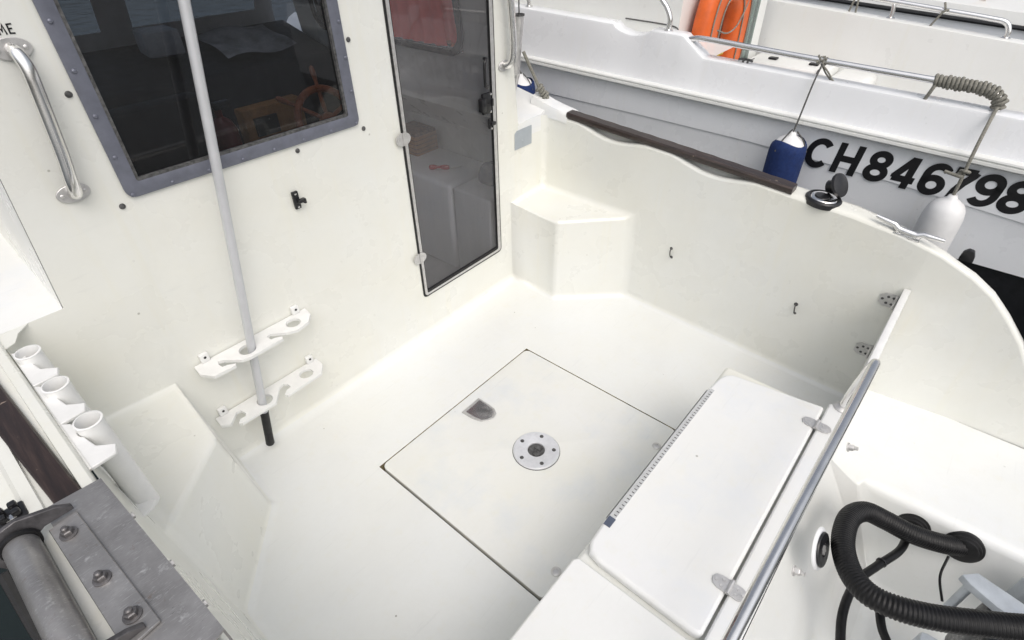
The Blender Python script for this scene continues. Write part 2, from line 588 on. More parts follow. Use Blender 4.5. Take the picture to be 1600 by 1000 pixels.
L = MB()
class Idx:
    pass
lv = {}
def LV(p):
    k = tuple(round(c, 5) for c in p)
    if k not in lv:
        lv[k] = len(L.v)
        L.v.append(tuple(p))
    return lv[k]
def LF(*pts):
    L.f.append(tuple(LV(p) for p in pts))
# floor
F = lambda p: p3(p, 0.0)
LF(F(P0), F(P1), F(P2), F(H1), F(H0), F(P9))
LF(F(P2), F(P3), F(P4), F(P5), F(P6), F(H2), F(H1))
LF(F(H2), F(P6), F(P7), F(H3))
LF(F(H3), F(P7), F(P8), F(P9), F(H0))
# bulkhead, round the window and door openings
b = lambda x, z: (x, YB, z)
WX0, WX1, WZ0, WZ1 = 0.345, 0.992, 0.998, 1.56
D_BL, D_BR, D_TR, D_TL = (1.190, 0.204), (1.677, 0.204), (1.650, 1.75), (1.187, 1.75)
zx = lambda z: P0[0] + (TA[0] - P0[0]) * z / BT
zs = lambda z: P1[0] + (SA[0] - P1[0]) * z / BT
LF(b(P0[0], 0), b(P1[0], 0), b(zs(0.204), 0.204), b(*D_BR), b(*D_BL), b(zx(0.204), 0.204))
LF(b(zs(0.204), 0.204), b(SA[0], BT), b(2.0, BT), b(2.0, 0.765), b(1.815, 0.765), b(1.696, 1.85), b(*D_TR), b(*D_BR))
LF(b(0.197, 1.85), b(1.696, 1.85), b(*D_TR), b(*D_TL), b(WX1, WZ1), b(WX0, WZ1))
LF(b(*D_TL), b(*D_BL), b(WX1, WZ0), b(WX1, WZ1))
LF(b(*D_BL), b(zx(0.204), 0.204), b(WX0, WZ0), b(WX1, WZ0))
LF(b(zx(0.204), 0.204), b(TA[0], BT), b(TB[0], BT), b(-0.04, 0.775), b(0.094, 0.775), b(0.197, 1.85), b(WX0, WZ1), b(WX0, WZ0))
# corner blocks
LF(p3(SA, BT), p3(SB_, BT), p3(SC, BT), p3(SD_, BT))
LF(F(P1), p3(SA, BT), p3(SD_, BT), F(P2))
LF(F(P2), p3(SD_, BT), p3(SC, BT), F(P3))
LF(p3(TA, BT), p3(TB, BT), p3(TC, BT), p3(TD, BT))
LF(F(P0), p3(TA, BT), p3(TD, BT), F(P9))
LF(F(P9), p3(TD, BT), p3(TC, BT), F(P8))
# port wall with side deck return
LF(p3(TB, BT), (-0.04, 1.52, 0.775), (-0.035, 1.05, 0.775), p3(TC, BT))
LF(p3(TC, BT), (-0.035, 1.05, 0.775), (-0.025, 0.25, 0.775), F((0.03, 0.29)), F(P8))
# bench
LF(F(P7), F(P6), (1.45, 0.325, 0.33), (-0.0, 0.325, 0.33))
LF(F(P6), F(P5), (1.45, -0.035, 0.33), (1.45, 0.325, 0.33))
LF((0.0, 0.325, 0.33), (1.45, 0.325, 0.33), (1.45, -0.035, 0.33), (0.0, -0.035, 0.33))
# starboard wall, lower edge up to the block, then down to the floor
ys_a = [1.52, 1.42, 1.36, 1.33] + [1.33 - 0.33 * k / 10 for k in range(1, 11)] + [0.985 - 0.0001]
def wall_x(y):
    return 2.0
col = [(2.0, 1.52, 0.765)]
def top_pt(y):
    return (2.0, y, interp(GUN, y) - scallop(y))
ysA = [1.52, 1.45, 1.38, 1.34] + [1.33 - 0.33 * k / 12 for k in range(0, 13)][1:] + [0.985]
topA = [top_pt(y) for y in ysA]
ysB = [0.985, 0.94, 0.89] + [0.885 - 0.345 * k / 12 for k in range(1, 13)] + [0.425, 0.3, 0.21, 0.049, -0.035]
topB = [top_pt(y) for y in ysB]
LF(p3(SB_, BT), *topA, *topB[1:], F(P4), F(P3), p3(SC, BT))
liner = MB()
liner.v, liner.f = L.v, L.f

def liner_mesh():
    bm = bmesh.new()
    vs = [bm.verts.new(p) for p in liner.v]
    for fc in liner.f:
        bm.faces.new([vs[i] for i in fc])
    bmesh.ops.recalc_face_normals(bm, faces=bm.faces)
    bm.normal_update()
    fl = [f for f in bm.faces if abs(f.normal.z) > 0.99 and f.calc_center_median().z < 0.01]
    if fl[0].normal.z < 0:
        bmesh.ops.reverse_faces(bm, faces=bm.faces)
    lay = bm.edges.layers.float.get('bevel_weight_edge') or bm.edges.layers.float.new('bevel_weight_edge')
    for e in bm.edges:
        if len(e.link_faces) == 2 and e.calc_face_angle(0) > R(18):
            a, c = e.verts[0].co, e.verts[1].co
            if abs(a.y - YB) < 1e-4 and abs(c.y - YB) < 1e-4 and abs(a.z) < 1e-4 and abs(c.z) < 1e-4:
                e[lay] = 1.0
            elif e.is_convex:
                e[lay] = 0.34
            else:
                e[lay] = 0.62
    me = bpy.data.meshes.new('cockpit_moulding')
    bm.to_mesh(me)
    bm.free()
    for p in me.polygons:
        p.use_smooth = True
    return me
def split_moulding():
    tmp = link('moulding', liner_mesh(), 'gel', None)
    bv = tmp.modifiers.new('bevel', 'BEVEL')
    bv.limit_method = 'WEIGHT'
    bv.width = 0.045
    bv.segments = 5
    bv.use_clamp_overlap = True
    wn_ = tmp.modifiers.new('weighted normal', 'WEIGHTED_NORMAL')
    wn_.keep_sharp = True
    bpy.context.view_layer.update()
    ev = tmp.evaluated_get(bpy.context.evaluated_depsgraph_get())
    me = ev.to_mesh()
    V_ = [v.co.copy() for v in me.vertices]
    CN = [c.vector.copy() for c in me.corner_normals]
    groups = {}
    for p in me.polygons:
        c, n = p.center, p.normal
        if c.z < 0.022 and abs(n.z) > 0.6:
            k = 'floor'
        elif c.y < 0.36 and c.x < 1.475 and c.x > 0.02:
            k = 'bench'
        elif c.y > 1.497 and (c.z > BT + 0.01 or 0.25 < c.x < 1.745):
            k = 'cabin_bulkhead'
        elif c.z < BT + 0.004 and c.x > 1.70 and c.y > 0.99:
            k = 'corner_step_s'
        elif c.z < BT + 0.004 and c.x < 0.30 and c.y > 1.0:
            k = 'corner_step_p'
        else:
            k = 'side_wall_s' if c.x > 1.0 else 'side_wall_p'
        groups.setdefault(k, []).append(p.index)
    for k, idx in groups.items():
        mp, vs, fs, ns = {}, [], [], []
        for i in idx:
            p = me.polygons[i]
            f = []
            for li in p.loop_indices:
                vi = me.loops[li].vertex_index
                if vi not in mp:
                    mp[vi] = len(vs)
                    vs.append(V_[vi])
                f.append(mp[vi])
                ns.append(CN[li])
            fs.append(f)
        nm = k[:-2] if k[-2:] in ('_s', '_p') else k
        q = bpy.data.meshes.new(nm)
        q.from_pydata(vs, [], fs)
        for p in q.polygons:
            p.use_smooth = True
        q.update()
        q.normals_split_custom_set(ns)
        link(nm, q, 'floor' if k == 'floor' else 'gel', boat)  # floor faces take the copy with the cool sky tint
    ev.to_mesh_clear()
    bpy.data.objects.remove(tmp)
split_moulding()

# recess under the floor hatch
mb = MB()
M['grime'] = plain('gap grime', (0.40, 0.34, 0.20), 0.8, 0, 0.4, 40, 0.3)
q = [F(H0), F(H1), F(H2), F(H3)]
lo = [p3(p, -0.04) for p in (H0, H1, H2, H3)]
mb.add(q + lo, [(0, 4, 5, 1), (1, 5, 6, 2), (2, 6, 7, 3), (3, 7, 4, 0), (4, 7, 6, 5)])
mb.obj('hatch_recess', 'grime', boat)

# --- starboard gunwale and outer hull
def gun_profile(y, full=True):
    z0 = interp(GUN, y)
    e = 0.01
    tz = (interp(GUN, y + e) - interp(GUN, y - e)) / (2 * e)
    n = Vector((0, -tz, 1)).normalized()
    d = scallop(y)
    base = Vector((0, y, z0))
    def P(x, h):
        v = base + n * h
        return (x, v.y, v.z)
    k = 0.45 + 0.55 * min(1.0, max(0.0, (y + 0.10) / 0.32))
    if k < 1.0:
        return [P(2.0 + (x_ - 2.0) * k, h_ * (0.5 + 0.5 * k)) for x_, h_ in ((2.0, 0), (2.004, 0.008), (2.014, 0.013), (2.028, 0.014), (2.04, 0.015), (2.046, 0.015), (2.07, 0.015), (2.088, 0.012), (2.098, 0.002), (2.101, -0.02))]
    return [P(2.0, -d), P(2.004, 0.008 - d), P(2.014, 0.013 - d), P(2.028, 0.014 - d * 1.25), P(2.040, 0.015 - d * 1.05), P(2.046, 0.015 - 0.1 * d), P(2.070, 0.015), P(2.088, 0.012), P(2.098, 0.002), P(2.101, -0.02)]
gy = [1.52, 1.45, 1.38, 1.34] + [1.33 - 0.33 * k / 12 for k in range(1, 13)] + [0.985, 0.94, 0.89] + [0.885 - 0.345 * k / 12 for k in range(1, 13)] + [0.425, 0.3, 0.21, 0.13, 0.049, 0.0, -0.071, -0.12, -0.169, -0.2, -0.235, -0.265, -0.296, -0.33, -0.36, -0.39, -0.415, -0.445, -0.475, -0.51, -0.54, -0.57, -0.60, -0.65, -0.69]
rows = []
for y in gy:
    pr = gun_profile(y)
    zt = pr[-1][2]
    xo = pr[-1][0]
    rows.append(pr + [(xo - 0.003, pr[-1][1], min(zt - 0.02, 0.45)), (xo - 0.03, pr[-1][1], min(zt - 0.03, 0.1)), (1.96, y, -0.25), (1.7, y, -0.6)])
MB().grid(rows).obj('hull_side', 'gel', boat, smooth=60)
# aft continuation of the inner wall behind the gate
yw = [-0.035, -0.0355, -0.071, -0.12, -0.169, -0.2, -0.235, -0.265, -0.296, -0.33, -0.36, -0.39, -0.415, -0.445, -0.475, -0.51, -0.54, -0.57, -0.60, -0.65, -0.69]
rows = []
for y in yw:
    zt = interp(GUN, y)
    zb = 0.0
    sm_ = min(1.0, max(0.0, (-0.035 - y) / 0.35))
    xb = 1.955 + 0.035 * sm_ * sm_ * (3 - 2 * sm_)
    rows.append([(2.0, y, zt), (2.0 + (xb - 2.0) * 0.35, y, zb + (zt - zb) * 0.6), (2.0 + (xb - 2.0) * 0.75, y, zb + (zt - zb) * 0.25), (xb, y, zb)])
MB().grid(rows).obj('quarter_wall', 'gel', boat, smooth=60)

# --- splash well: shelf, well side, sloping transom face, well floor (one moulding)
def well():
    bm = bmesh.new()
    A = [(1.99, -0.04, 0.07), (1.99, -0.9, 0.07), (1.53, -0.9, 0.07), (1.51, -0.105, 0.07), (1.51, -0.04, 0.07)]
    Bq = {'tf0': (1.51, -0.045, 0.345), 'tf1': (0.2, -0.045, 0.345)}
    v = {}
    def V(p):
        k = tuple(round(c, 5) for c in p)
        if k not in v:
            v[k] = bm.verts.new(p)
        return v[k]
    def Fc(*pts):
        bm.faces.new([V(p) for p in pts])
    tb = (1.515, -0.169, 0.07)
    Fc((1.99, -0.045, 0.07), (1.99, -0.9, 0.07), (1.54, -0.9, 0.07), tb, (1.515, -0.045, 0.07))
    Fc(tb, (1.54, -0.9, 0.07), (1.46, -0.9, -0.28), (1.44, -0.326, -0.28))
    Fc((1.515, -0.045, 0.345), (1.515, -0.045, 0.07), tb, (1.44, -0.326, -0.28), (0.1, -0.326, -0.28), (0.1, -0.045, 0.345))
    Fc((1.44, -0.326, -0.28), (1.46, -0.9, -0.28), (0.1, -0.9, -0.28), (0.1, -0.326, -0.28))
    bmesh.ops.recalc_face_normals(bm, faces=bm.faces)
    ed = [e for e in bm.edges if len(e.link_faces) == 2 and e.calc_face_angle(0) > R(25)]
    bmesh.ops.bevel(bm, geom=ed, offset=0.03, segments=5, profile=0.5, affect='EDGES', clamp_overlap=True)
    me = bpy.data.meshes.new('splash_well')
    bm.to_mesh(me)
    bm.free()
    for p in me.polygons:
        p.use_smooth = True
    return me
link('splash_well', well(), 'floor', boat, weighted=True)

# --- floor hatch with stainless fittings
g = 0.005
mb = MB()
out = rrect(H0[0] + 0.0085, H1[0] - 0.004, H3[1] + g, H0[1] - 0.0032, 0.022)
mb.prism(out, on_top, -0.034, 0.001)
hatch = mb.obj('floor_hatch', 'hatch', boat, bevel=0.003, seg=2)
mb = MB()
cx, cy = 0.981, 0.744
mb.lathe([(0.0825, 0), (0.0825, 0.004), (0.079, 0.0075), (0.033, 0.0075), (0.031, 0.0065), (0.030, 0.001), (0.001, 0.001)], (cx, cy, 0.001), (0, 0, 1), 48)
mb.obj('table_socket', 'plate', hatch)
for k in range(5):
    a = 2 * PI * k / 5 + 0.35
    MB().lathe([(0.0072, 0.0076), (0.0066, 0.0086), (0.0035, 0.0080), (0.0004, 0.0072)], (cx + 0.062 * math.cos(a), cy + 0.062 * math.sin(a), 0.001), (0, 0, 1), 14).obj('socket_screw', 'seal', hatch)
MB().lathe([(0.0835, 0.0), (0.0845, 0.0004), (0.083, 0.0016)], (cx, cy, 0.001), (0, 0, 1), 48).obj('socket_seal', 'seal', hatch)
mb = MB()
mb.lathe([(0.012, 0.0), (0.012, 0.006), (0.009, 0.008), (0.0004, 0.008)], (cx - 0.012, cy - 0.01, 0.0025), (0, 0, 1), 16)
mb.box(cx + 0.004, cx + 0.022, cy - 0.012, cy + 0.012, 0.0025, 0.006)
mb.obj('socket_key', 'seal', hatch)
dpull = [(0.94, 1.073), (0.943, 1.02), (0.953, 0.985), (0.975, 0.967), (0.998, 0.961), (1.02, 0.968), (1.034, 0.99), (1.036, 1.02), (1.036, 1.075)]
pc = Vector((sum(p[0] for p in dpull) / 9, sum(p[1] for p in dpull) / 9))
mb = MB()
mb.prism(dpull, on_top, 0.001, 0.004)
fp = mb.obj('finger_pull', 'brushed', hatch, bevel=0.001, seg=1)
inn = [(pc.x + (p[0] - pc.x) * 0.80, pc.y + (p[1] - pc.y) * 0.80) for p in dpull]
n_ = len(inn)
v_ = [(p[0], p[1], 0.0045) for p in inn] + [(p[0], p[1], 0.0045 if p[1] < 1.0 else 0.0068) for p in inn]
mb = MB()
mb.add(v_, [tuple(range(2 * n_ - 1, n_ - 1, -1))] + [(i, (i + 1) % n_, n_ + (i + 1) % n_, n_ + i) for i in range(n_)])
mb.obj('pull_flap', 'steel', hatch, smooth=20)
for (lx, ly) in ((1.272, 0.428), (0.676, 0.429)):
    mb = MB()
    mb.lathe([(0.015, 0), (0.015, 0.002), (0.012, 0.004), (0.006, 0.0045), (0.0055, 0.003), (0.0004, 0.003)], (lx, ly, 0.001), (0, 0, 1), 20)
    mb.obj('lifting_lug', 'brushed', hatch)

# --- seat locker lid, ledge, hinges, ruler strip
mb = MB()
lid_out = [(1.425, 0.022), (1.385, 0.285), (1.366, 0.303), (1.34, 0.312), (1.27, 0.318), (0.69, 0.318), (0.632, 0.314), (0.610, 0.300), (0.603, 0.27), (0.600, 0.04), (0.606, 0.022)]
mb.prism(lid_out, on_top, 0.3315, 0.360)
lid = mb.obj('locker_lid', 'lid', boat, bevel=0.010, seg=4, bang=50, weighted=True)
mb = MB()
mb.prism([(0.590, 0.022), (0.590, 0.315), (0.578, 0.324), (0.05, 0.324), (0.02, 0.31), (0.015, 0.022)], on_top, 0.3312, 0.343)
mb.obj('locker_lid', 'hatch', boat, bevel=0.008, seg=4, bang=50, weighted=True)
mb = MB()
mb.box(0.0, 1.452, -0.043, 0.016, 0.3305, 0.359)
mb.obj('bench_ledge', 'lid', boat, bevel=0.006, seg=3, weighted=True)
mb = MB()
mb.box(0.71, 1.275, 0.3085, 0.3135, 0.358, 0.3612)
mb.add([(0.71, 0.3185, 0.340), (1.275, 0.3185, 0.340), (1.275, 0.3190, 0.3565), (0.71, 0.3190, 0.3565)], [(0, 1, 2, 3)])
mb.box(0.705, 1.28, 0.298, 0.3085, 0.3598, 0.3611)
strip = mb.obj('ruler_strip', 'ruler', lid)
tick = MB().box(-0.0013, 0.0013, -0.0035, 0.0035, 0, 0.0004).mesh('tick')
tick.materials.append(M['seal'])
for k in range(46):
    link('tick', tick, None, lid, loc=(0.725 + k * 0.012, 0.303, 0.3612))
mb = MB()
mb.box(0.688, 0.716, 0.296, 0.314, 0.3605, 0.3616)
mb.obj('ruler_sticker', plain('blue grey sticker', (0.10, 0.12, 0.17), 0.4), lid)
def butt_hinge(cx, cy, rz):
    c, s = math.cos(rz), math.sin(rz)
    mb = MB()
    def fn(u, w, t):
        return (cx + u * c - w * s, cy + u * s + w * c, t)
    for sg in (-1, 1):
        pts = [(-0.016, sg * 0.003), (0.016, sg * 0.003), (0.017, sg * 0.022), (0.012, sg * 0.034), (0.0, sg * 0.039), (-0.012, sg * 0.034), (-0.017, sg * 0.022)]
        if sg < 0:
            pts = pts[::-1]
        mb.prism(pts, fn, 0.3605, 0.3635)
        for (u, w) in ((-0.008, 0.016), (0.008, 0.016), (0.0, 0.030)):
            p = fn(u, sg * w, 0.3635)
            mb.lathe([(0.0042, 0), (0.0036, 0.001), (0.0004, 0.0004)], p, (0, 0, 1), 10)
    mb.tube([fn(-0.018, 0, 0.365), fn(0.018, 0, 0.365)], 0.0048, 10)
    return mb.obj('hinge', 'brushed', lid, smooth=30)
butt_hinge(1.333, 0.019, 0.0)
butt_hinge(0.734, 0.019, 0.0)

# --- stern hand rail over the bench
tz = 0.556
def stern_rail():
    path = [(1.452, -0.018, 0.36), (1.452, -0.022, 0.44), (1.452, -0.032, 0.525), (1.446, -0.036, 0.546), (1.425, -0.036, 0.556), (1.25, -0.033, 0.557), (0.9, -0.026, 0.557), (0.55, -0.021, 0.557), (0.50, -0.021, 0.552), (0.485, -0.021, 0.535), (0.483, -0.02, 0.45), (0.483, -0.018, 0.36)]
    r = MB().tube(smooth_path(path, 6), 0.0125, 16).obj('stern_rail', 'steel', boat, smooth=50)
    for x in (1.452, 0.483):
        MB().lathe([(0.024, 0), (0.024, 0.003), (0.020, 0.006), (0.014, 0.010)], (x, -0.018, 0.3595), (0, 0, 1), 24).obj('rail_flange', 'brushed', r)
    return r
stern_rail()

# --- stern gate on the starboard side
mb = MB()
mb.prism([(1.462, 0.012), (1.951, 0.012), (1.986, 0.500), (1.462, 0.500)], lambda u, w, t: (u, t, w), -0.041, -0.021)
gate = mb.obj('stern_gate', 'white', boat, bevel=0.002, seg=2)
for z in (0.44, 0.225):
    mb = MB()
    pts = [(-0.016, -0.024), (-0.016, 0.024), (0.022, 0.024), (0.036, 0.014), (0.036, -0.014), (0.022, -0.024)]
    mb.prism(pts, lambda u, w, t: (1.955 + 0.069 * (z + w) - t, u - 0.004, z + w), 0.0, 0.004)
    for (u, w) in ((0.012, 0.012), (0.012, -0.012), (0.027, 0.0), (-0.004, 0.012), (-0.004, -0.012)):
        MB().lathe([(0.0048, 0), (0.003, 0.0012), (0.0004, 0.0012)], (1.951 + 0.069 * (z + w), u - 0.004, z + w), (-1, 0, 0), 10).obj('hinge_screw', 'seal', gate)
    mb.tube([(1.950 + 0.069 * (z - 0.026), -0.016, z - 0.026), (1.950 + 0.069 * (z + 0.026), -0.016, z + 0.026)], 0.005, 10)
    mb.obj('gate_hinge', 'brushed', gate, bevel=0.0)

# --- teak rail along the starboard gunwale
rows = []
for k in range(41):
    y = 1.400 - 0.985 * k / 40
    z = interp(GUN, y) + 0.012
    w = 0.002 * math.sin(k * 1.7)
    rows.append([(2.002, y, z), (2.000, y, z + 0.005), (1.9995, y, z + 0.019), (2.005, y, z + 0.025), (2.046 + w, y, z + 0.0265), (2.053 + w, y, z + 0.021), (2.054 + w, y, z + 0.002), (2.050, y, z)])
mb = MB().grid(rows, closed_v=True)
n8 = 8
mb.f.append(tuple(range(7, -1, -1)))
mb.f.append(tuple(40 * 8 + k for k in range(8)))
mb.obj('teak_rail', 'teak', boat, smooth=40)

# --- port gunwale: rims, teak inlay, outer flange
rows = []
for k in range(25):
    y = 1.60 - 2.03 * k / 24
    dx = -0.004 + 0.010 * k / 24
    rows.append([(-0.036 + dx, y, 0.768), (-0.038 + dx, y, 0.778), (-0.042 + dx, y, 0.782), (-0.058 + dx, y, 0.782), (-0.060 + dx, y, 0.776), (-0.110 + dx, y, 0.776), (-0.112 + dx, y, 0.782), (-0.130 + dx, y, 0.782), (-0.137 + dx, y, 0.776), (-0.140 + dx, y, 0.755), (-0.18 + dx, y, 0.735), (-0.19 + dx, y, 0.70), (-0.17 + dx, y, 0.3), (-0.05, y, -0.3), (0.3, y, -0.6)])
MB().grid(rows).obj('port_gunwale', 'gel', boat, smooth=35)
def ww(y):
    return 0.040 + 0.028 * max(0, y - 0.9)
rows = []
for k in range(21):
    y = 1.50 - 0.62 * k / 20
    o = -0.059 - 0.045 * max(0, y - 0.9)
    w = ww(y)
    rows.append([(o, y, 0.777), (o - 0.001, y, 0.785), (o - 0.004, y, 0.787), (o - w + 0.004, y, 0.787), (o - w + 0.001, y, 0.785), (o - w, y, 0.777)])
mb = MB().grid(rows)
mb.f.append(tuple(20 * 6 + k for k in range(6)))
mb.obj('teak_inlay', 'teak', boat, smooth=30)

mb = MB()
mb.prism([(-0.06, 1.53), (0.03, 1.53), (-0.005, 1.495), (-0.02, 1.46), (-0.06, 1.44)], on_top, 0.7722, 0.7746)
mb.obj('gunwale_corner', 'gel', boat)
# --- side decks beside the cabin and bulkhead returns
mb = MB()
mb.add([(-0.04, 1.52, 0.775), (0.118, 1.52, 0.775), (0.118, 3.4, 0.90), (-0.04, 3.4, 0.90), (-0.14, 3.4, 0.88), (-0.14, 1.52, 0.772)], [(0, 1, 2, 3), (0, 3, 4, 5)])
mb.obj('side_deck', 'lid', boat)
rows = []
for k in range(9):
    y = 1.52 + 0.25 * k
    z = interp(GUN, y)
    rows.append([(1.812, y, z - 0.004), (1.86, y, z + 0.004), (1.97, y, z + 0.006), (2.0, y, z + 0.018 + 0.02 * min(1, k)), (2.05, y, z + 0.030 + 0.03 * min(1, k)), (2.10, y, z + 0.01 + 0.03 * min(1, k)), (2.11, y, z - 0.05), (2.06, y, 0.1), (1.9, y, -0.5)])
rows.insert(0, [(p[0], 1.5195, min(p[2], 0.70)) for p in rows[0]])
MB().grid(rows).obj('side_deck', 'lid', boat, smooth=50)
# raised gunwale end where the teak rail starts
rows = []
for y, h in ((1.395, 0.026), (1.42, 0.032), (1.47, 0.036), (1.53, 0.045), (1.60, 0.06)):
    z = interp(GUN, y)
    rows.append([(1.998, y, z - 0.01), (2.000, y, z + h * 0.6), (2.008, y, z + h), (2.05, y, z + h + 0.006), (2.09, y, z + h - 0.004), (2.103, y, z - 0.01)])
mb = MB().grid(rows)
mb.f.append(tuple(range(6)))
mb.obj('gunwale_end', 'lid', boat, smooth=50)

# --- cabin shell: roof, sides, front with windscreen openings
cab = MB()
def roof_z(x):
    return 1.90 - 0.068 * abs(x - 0.95) - 0.0
rxs, rys = [0.19, 0.65, 0.95, 1.25, 1.70], [1.50, 1.85, 2.45, 3.1]
for i in range(4):
    for j in range(3):
        if j == 1 and i in (1, 2):
            continue  # roof left open here to let extra daylight into the cabin
        cab.add([(rxs[i], rys[j], roof_z(rxs[i])), (rxs[i + 1], rys[j], roof_z(rxs[i + 1])), (rxs[i + 1], rys[j + 1], roof_z(rxs[i + 1])), (rxs[i], rys[j + 1], roof_z(rxs[i]))], [(0, 1, 2, 3)])
cab.obj('cabin_roof', 'gel', boat)
rh_ = MB()
rh_.ring(rrect(0.63, 1.27, 1.83, 2.47, 0.04), rrect(0.67, 1.23, 1.87, 2.43, 0.03), on_top, 1.882, 1.925)
rh_ = rh_.obj('added_skylight', 'alu', boat)  # unseen skylight, added to brighten the cabin interior
MB().add([(0.66, 1.86, 1.915), (1.24, 1.86, 1.915), (1.24, 2.44, 1.915), (0.66, 2.44, 1.915)], [(0, 1, 2, 3)]).obj('pane', 'clearglass', rh_)
def cabin_side(name, xf, w0, w1, z0, z1):
    mb = MB()
    ymax = 3.05
    ys = [1.5202, w0, w1, ymax]
    zs_ = [-0.15, 0.60, 0.76, z0, z1, 1.85]
    for i in range(3):
        for j in range(5):
            if i == 1 and j == 3:
                continue
            mb.add([(xf(zs_[j]), ys[i], zs_[j]), (xf(zs_[j]), ys[i + 1], zs_[j]), (xf(zs_[j + 1]), ys[i + 1], zs_[j + 1]), (xf(zs_[j + 1]), ys[i], zs_[j + 1])], [(0, 1, 2, 3)])
    mb.obj(name, 'gel', boat)
    gw = MB()
    gw.add([(xf(z0) + 0.001, w0, z0), (xf(z0) + 0.001, w1, z0), (xf(z1) + 0.001, w1, z1), (xf(z1) + 0.001, w0, z1)], [(0, 1, 2, 3)])
    win = gw.obj('side_window', 'clearglass', boat)
    fo = rrect(w0 - 0.02, w1 + 0.02, z0 - 0.02, z1 + 0.02, 0.09)
    fi = rrect(w0 + 0.005, w1 - 0.005, z0 + 0.005, z1 - 0.005, 0.08)
    fr_ = MB()
    sgn = -1 if xf(1) > 1 else 1
    fr_.ring(fo, fi, lambda u, w, t: (xf(w) + sgn * (0.004 + t), u, w), 0.0, 0.012)
    fr_.obj('window_frame', 'black', win)
xs_ = lambda z: 1.80 - (z - 0.9) * 0.109 if z > 0.765 else (1.815 if z > 0.7 else 1.985)
xp_ = lambda z: 0.094 + (z - 0.788) * 0.097 if z > 0.75 else -0.03
cabin_side('cabin_side', xs_, 1.80, 2.85, 1.02, 1.74)
cabin_side('cabin_side', xp_, 1.75, 2.90, 1.05, 1.74)
def curtain_mat():
    mt, nt, out = new_mat('faded red curtain')
    d = N(nt, 'ShaderNodeBsdfDiffuse')
    t = N(nt, 'ShaderNodeBsdfTranslucent')
    c = mixc(nt, noise(nt, 9, 4), (0.72, 0.09, 0.08), (0.60, 0.14, 0.12))
    nt.links.new(c, d.inputs[0])
    nt.links.new(c, t.inputs[0])
    mx = nt.nodes.new('ShaderNodeMixShader')
    mx.inputs[0].default_value = 0.6
    nt.links.new(d.outputs[0], mx.inputs[1])
    nt.links.new(t.outputs[0], mx.inputs[2])
    nt.links.new(mx.outputs[0], out.inputs[0])
    return mt
rows = []
for k in range(61):
    y = 1.86 + 0.62 * k / 60
    off = 0.010 * math.sin(k * 0.9) + 0.004 * math.sin(k * 2.3)
    rows.append([(xs_(z) - 0.030 + off * (0.6 + 0.4 * (1.75 - z)), y, z) for z in (1.04, 1.2, 1.4, 1.6, 1.73)])
MB().grid(rows).obj('window_curtain', curtain_mat(), boat, smooth=80)
mb = MB()
YF = 3.05
xsF = [0.20, 0.36, 0.875, 1.01, 1.62, 1.72]
zsF = [-0.15, 1.08, 1.70, 1.82]
fy = lambda z: YF + 0.15 - 0.30 * max(0, z - 1.0)
for i in range(5):
    for j in range(3):
        if j == 1 and i in (1, 3):
            continue
        mb.add([(xsF[i], fy(zsF[j]), zsF[j]), (xsF[i + 1], fy(zsF[j]), zsF[j]), (xsF[i + 1], fy(zsF[j + 1]), zsF[j + 1]), (xsF[i], fy(zsF[j + 1]), zsF[j + 1])], [(0, 1, 2, 3)])
mb.obj('cabin_front', 'interior', boat)
for i in (1, 3):
    MB().add([(xsF[i], fy(1.08) + 0.003, 1.08), (xsF[i + 1], fy(1.08) + 0.003, 1.08), (xsF[i + 1], fy(1.7) + 0.003, 1.7), (xsF[i], fy(1.7) + 0.003, 1.7)], [(0, 1, 2, 3)]).obj('windscreen_pane', 'clearglass', boat)
mb = MB().add([(-0.02, 1.53, -0.02), (1.98, 1.53, -0.02), (1.98, 3.2, -0.02), (-0.02, 3.2, -0.02)], [(0, 1, 2, 3)])
mb.obj('cabin_floor', 'interior', boat)

# --- cabin interior
mb = MB()
mb.prism([(2.62, -0.04), (2.60, 0.70), (2.72, 0.92), (3.16, 1.02), (3.18, -0.04)], lambda u, w, t: (t, u, w), 0.14, 1.76)
dash = mb.obj('dashboard', 'darkint', boat, bevel=0.02, seg=3)
mb = MB()
mb.box(1.10, 1.40, 2.52, 2.60, 0.50, 0.80)
mb.obj('instrument_panel', 'dashwood', dash, bevel=0.008)
mb = MB()
mb.box(1.14, 1.25, 2.505, 2.52, 0.68, 0.76)
mb.lathe([(0.06, 0), (0.06, 0.014), (0.05, 0.018)], (1.25, 2.52, 0.57), (0, -1, 0), 24)
mb.obj('instrument_dial', 'black', dash)
mb = MB()
mb.box(1.12, 1.75, 2.45, 2.62, 0.40, 0.56)
mb.obj('helm_shelf', 'dashwood', dash, bevel=0.01)
wc = Vector((1.42, 2.36, 0.715))
wax = Vector((0, -0.90, 0.44)).normalized()
wu = Vector((1, 0, 0))
wv = wax.cross(wu)
wheel_ = MB()
wheel_.tube([wc + (wu * math.cos(a) + wv * math.sin(a)) * 0.145 for a in [2 * PI * k / 40 for k in range(40)]], 0.017, 10, closed=True)
wheel = wheel_.obj('steering_wheel', 'brown', boat)
mb = MB().lathe([(0.036, -0.02), (0.038, 0.0), (0.034, 0.02), (0.012, 0.028), (0.0005, 0.028)], wc, wax, 20)
mb.tube([wc - wax * 0.02, wc - wax * 0.22], 0.016, 10)
mb.obj('hub', 'brown', wheel)
for k in range(6):
    a = R(22 + 60 * k)
    d = wu * math.cos(a) + wv * math.sin(a)
    pth = [wc + d * t for t in (0.02, 0.07, 0.12, 0.16, 0.175, 0.20, 0.222, 0.24, 0.246)]
    MB().tube(pth, [0.008, 0.011, 0.009, 0.009, 0.008, 0.012, 0.013, 0.010, 0.004], 10).obj('spoke', 'brown', wheel)
